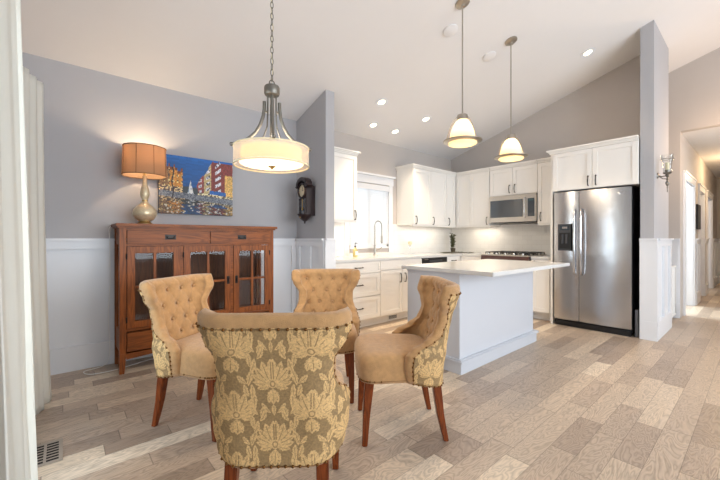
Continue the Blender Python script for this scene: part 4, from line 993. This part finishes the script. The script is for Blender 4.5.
def build_chair():
    t = thing('dining_chair', '', 'chair', (0, 0, 0), 0, 'tufted dining chairs with patterned backs', local=True)
    NU, NZ = 96, 72; V = []; F = []
    inner = []; outer = []
    for j in range(NZ + 1):
        v = j / NZ; z = ZB0 + (ZB1 - ZB0) * v
        ri, ro = [], []
        for i in range(NU + 1):
            u = -1 + 2 * i / NU
            p, s, Lt = back_pt(u, z)
            # round the top corners of the wings
            n = back_n(u, z)
            edge = (1 - abs(u)) * Lt; top = ZB1 - z; bot = z - ZB0
            def rim(d, R): return sqrt(max(0, 1 - (1 - min(1, d / R)) ** 2))
            k = rim(edge, .05) * rim(top, .05) * min(1, rim(bot, .02) + .3)
            roll = exp(-((edge - .035) / .03) ** 2) * .016 + exp(-((top - .03) / .03) ** 2) * .012
            ti = (.026 + roll) * k; to = .030 * k
            # tufting
            d = 0; x = p.x
            for bx_, bz_ in BUT:
                rr = hypot(x - bx_, z - bz_)
                d = max(d, .017 * exp(-(rr / .017) ** 2) + .006 * exp(-(rr / .04) ** 2))
            if z > .53 and abs(u) < .85:
                a1 = x / .11 + (z - .825) / .19; a2 = x / .11 - (z - .825) / .19
                for a_ in (a1 + .5, a2 + .5):
                    q = abs(a_ - round(a_)); d = max(d, .0055 * exp(-(q / .07) ** 2))
            c_ = p.copy()
            if top < .03: pass
            ri.append(lift(c_ + n * (ti - d * k))); ro.append(lift(c_ - n * to))
        inner.append(ri); outer.append(ro)
    m = MB(); n1 = (NU + 1) * (NZ + 1)
    for r in inner: V += r
    for r in outer: V += r
    for j in range(NZ):
        for i in range(NU):
            a = j * (NU + 1) + i; F.append((a, a + 1, a + NU + 2, a + NU + 1)); F.append((n1 + a, n1 + a + NU + 1, n1 + a + NU + 2, n1 + a + 1))
    for i in range(NU):
        F.append((i, n1 + i, n1 + i + 1, i + 1)); a = NZ * (NU + 1) + i; F.append((a, a + 1, n1 + a + 1, n1 + a))
    for j in range(NZ):
        a = j * (NU + 1); b = a + NU + 1; F.append((a, b, n1 + b, n1 + a)); a += NU; b += NU; F.append((a, n1 + a, n1 + b, b))
    back = m.add(V, F).build('backrest', M['velvet'], t, smooth='all', local=True)
    # damask outer panel
    U0, ZA, ZT = 1.0, .315, .862
    def ulim(z): return 1 - .040 / back_pt(0, z)[2]
    def leaf(x, y, cx, cy, ang, L_, w, bend=0, ser=.22, pw=1.25):
        dx, dy = x - cx, y - cy; a = radians(ang); s_ = dx * cos(a) + dy * sin(a); q = -dx * sin(a) + dy * cos(a)
        if s_ < 0 or s_ > L_: return 0
        tt = s_ / L_; q -= bend * L_ * tt * tt
        hw = w * sin(pi * tt ** pw) ** .8 * (1 - ser * (.5 + .5 * sin(tt * 30 - 1)) * (tt < .9))
        if abs(q) > hw: return 0
        if abs(q) < w * .10 and .15 < tt < .85: return .1
        if abs((s_ * 1.0 - abs(q) * 1.2) % (L_ * .22)) < L_ * .03 and abs(q) > w * .2: return .35
        return 1
    def motif(x, y):
        # palmette: heart, two tiers of lobed leaves, base scrolls
        x = abs(x); v = 0
        for ang, L_, w, bd in ((90, .100, .017, 0), (64, .094, .016, .12), (40, .086, .015, .18), (16, .076, .015, .25), (-8, .064, .013, .3), (-34, .052, .012, .3)):
            v = max(v, leaf(x, y, .004, -.014, ang, L_, w, bd))
        for ang, L_, w in ((-90, .062, .015), (-62, .058, .012)):
            v = max(v, leaf(x, y, .0, -.030, ang, L_, w, -.2 if ang > -90 else 0))
        h = hypot(x / .8, y + .012)
        if h < .018: v = 1 if h < .008 or h > .013 else .15
        return v
    def scroll(x, y):
        # acanthus stems running up between the palmettes
        v = 0
        for k in range(-1, 3):
            yy = y - k * .245
            for cx, cy, ang, L_, w, bd in ((.062, -.135, 38, .062, .014, .35), (.072, -.118, 78, .066, .014, .2), (.086, -.075, 112, .060, .013, -.3), (.092, -.062, 52, .050, .012, .3),
                                           (.094, -.020, 96, .066, .014, .2), (.098, -.012, 28, .044, .011, .35), (.086, .030, 128, .058, .013, -.3), (.080, .050, 72, .056, .012, .2),
                                           (.058, .084, 140, .050, .012, -.35), (.052, .098, 100, .048, .012, .15), (.0, .106, 90, .046, .010, 0), (.012, .118, 28, .050, .011, .35), (.118, .085, 84, .050, .012, .1)):
                v = max(v, leaf(x, yy, cx, cy, ang, L_, w, bd))
        return v
    def dam(u, v):
        z = ZA + (ZT - ZA) * v; p, s, Lt = back_pt((u * 2 - 1) * ulim(z), z)
        x = s * (1 if u >= .5 else -1); y = z - .66
        tw, th_ = .268, .245
        val = 0
        xx = (x + tw / 2) % tw - tw / 2; yy = (y + th_ / 2) % th_ - th_ / 2
        val = max(val, motif(xx, yy))
        xx2 = (x) % tw - tw / 2; yy2 = (y) % th_ - th_ / 2
        val = max(val, motif(xx2, yy2))
        ax = abs(xx); val = max(val, scroll(ax * 1.09, yy) * (1 if val == 0 else 1))
        return float(val)
    def pos(u, v):
        z = ZA + (ZT - ZA) * v; uu = (u * 2 - 1) * ulim(z)
        p, s, Lt = back_pt(uu, z); n = back_n(uu, z)
        ed = min((ulim(z) - abs(uu)) * Lt, ZT - z + .0, z - ZA) ; k = min(1, max(0, ed / .006))
        base = .030 * sqrt(max(0, 1 - (1 - min(1, (1 - abs(uu)) * Lt / .05)) ** 2)) * sqrt(max(0, 1 - (1 - min(1, (ZB1 - z) / .05)) ** 2)) * min(1, sqrt(max(0, 1 - (1 - min(1, (z - ZB0) / .02)) ** 2)) + .3)
        return lift(p - n * (base - .004 + .007 * k))
    me = grid_attr(300, 250, dam, pos, 'pattern', 'FLOAT')
    me.materials.append(M['damask'])
    for p in me.polygons: p.use_smooth = True
    pan = bpy.data.objects.new('patterned_back_panel', me); COL.objects.link(pan); pan.parent = t; pan['label'] = 'damask patterned outer back'
    # nailheads round the outer panel
    nh = MB()
    path = []
    for i in range(18): path.append((.004, i / 18 * .985 + .012))
    for i in range(19): path.append((i / 18 * .985 + .0075, .988))
    for i in range(18): path.append((.996, .985 - i / 18 * .985))
    for i in range(25): path.append((.992 - i / 25 * .985, .012))
    bt = []
    for u_, v_ in path:
        z = ZA + (ZT - ZA) * v_; uu = (u_ * 2 - 1) * ulim(z)
        p = Vector(pos(u_, v_)); nn = back_n(uu, z); p = p - nn * .002
        nh.sphere(p, .0062, 8, 5); bt.append(p)
    nh.tube(bt, .0012, 4, True)
    nh.build('nailhead_trim', M['nail'], t, smooth='all', local=True)
    # buttons
    for bx_, bz_ in BUT:
        u = None; best = 9
        for i in range(200):
            q = -1 + 2 * i / 199; pp_ = back_pt(q, bz_)[0]
            if abs(pp_.x - bx_) < best: best = abs(pp_.x - bx_); u = q
        p = lift(back_pt(u, bz_)[0] + back_n(u, bz_) * .016)
        MB().sphere(tuple(p), .010, 10, 6).build('button', M['velvet'], back, smooth='all', local=True)
    # seat
    n = 56; sm2 = MB(); V = []; F = []
    lev = [(.352, .93), (.358, .975), (.372, .99), (.40, 1.0), (.44, 1.012), (.474, 1.008), (.493, .985), (.506, .94), (.515, .86), (.521, .70), (.524, .4), (.525, .15)]
    for z, k in lev:
        for i in range(n):
            a = 2 * pi * i / n; e = .34
            cx = abs(cos(a)) ** e * (1 if cos(a) >= 0 else -1); cy = abs(sin(a)) ** e * (1 if sin(a) >= 0 else -1)
            hw = .222 + .030 * (cy + 1) / 2
            V.append((cx * hw * k, +.035 + cy * (.225 + .015 * (1 - abs(cx) ** 2) * (cy > 0)) * k, z))
    for j in range(len(lev) - 1):
        for i in range(n): F.append((j * n + i, j * n + (i + 1) % n, (j + 1) * n + (i + 1) % n, (j + 1) * n + i))
    F.append(tuple(range(n))[::-1]); F.append(tuple(range((len(lev) - 1) * n, len(lev) * n)))
    seat = sm2.add(V, F).build('seat', M['velvet'], t, smooth='all', local=True)
    ns = MB(); bt = []
    for i in range(n * 2):
        a = 2 * pi * i / (n * 2); e = .34
        if sin(a) < -.55: continue
        cx = abs(cos(a)) ** e * (1 if cos(a) >= 0 else -1); cy = abs(sin(a)) ** e * (1 if sin(a) >= 0 else -1); hw = .222 + .030 * (cy + 1) / 2
        q_ = (cx * hw * .992, +.035 + cy * (.225 + .015 * (1 - cx ** 2) * (cy > 0)) * .992, .370)
        bt.append(q_)
        if i % 3 == 0 or (i % 2 == 0 and abs(abs(cos(a)) - .707) < .2): ns.sphere(q_, .0055, 7, 4)
    bt = sorted(bt, key=lambda q: math.atan2(q[0], q[1] + .1)); ns.tube(bt, .0012, 4)
    ns.build('nailhead_trim', M['nail'], seat, smooth='all', local=True)
    # legs: straight tapered in front, sabre-curved behind
    def leg(path, ws):
        V = []; F = []
        for (x, y, z), w in zip(path, ws):
            for sx_, sy_ in ((-1, -1), (1, -1), (1, 1), (-1, 1)): V.append((x + sx_ * w, y + sy_ * w, z))
        k = len(path)
        for j in range(k - 1):
            for i in range(4): F.append((j * 4 + i, j * 4 + (i + 1) % 4, (j + 1) * 4 + (i + 1) % 4, (j + 1) * 4 + i))
        F.append((3, 2, 1, 0)); F.append(tuple(range((k - 1) * 4, k * 4)))
        return MB().add(V, F)
    for s_ in (-1, 1):
        leg([(s_ * .205, .232, 0), (s_ * .203, .222, .18), (s_ * .196, .205, .36)], [.015, .020, .026]).build('leg', M['mahog'], t, bevel=.004, local=True)
        leg([(s_ * .186, -.240, 0), (s_ * .182, -.224, .07), (s_ * .177, -.206, .16), (s_ * .173, -.194, .26), (s_ * .170, -.180, .38)], [.014, .017, .020, .023, .024]).build('leg', M['mahog'], t, bevel=.004, local=True)
    return t
chair = build_chair()
places = [(.748, 1.362, 51, 'tan dining chair in front, seen from behind with its damask patterned back'),
          (.722, 2.360, -58, 'tan tufted dining chair on the left, standing before the sideboard'),
          (1.54, 2.21, 232, 'tan tufted dining chair at the rear, facing the camera before the partition'),
          (1.60, 1.485, 143, 'tan dining chair on the right, seen from the side before the island')]
for i, (x, y, a, lab) in enumerate(places):
    c = chair if i == 0 else dup(chair)
    c.location = (x, y, 0); c.rotation_euler = (0, 0, radians(a - 90)); c['label'] = lab

for o in bpy.data.objects:
    if '_o' in o: del o['_o']
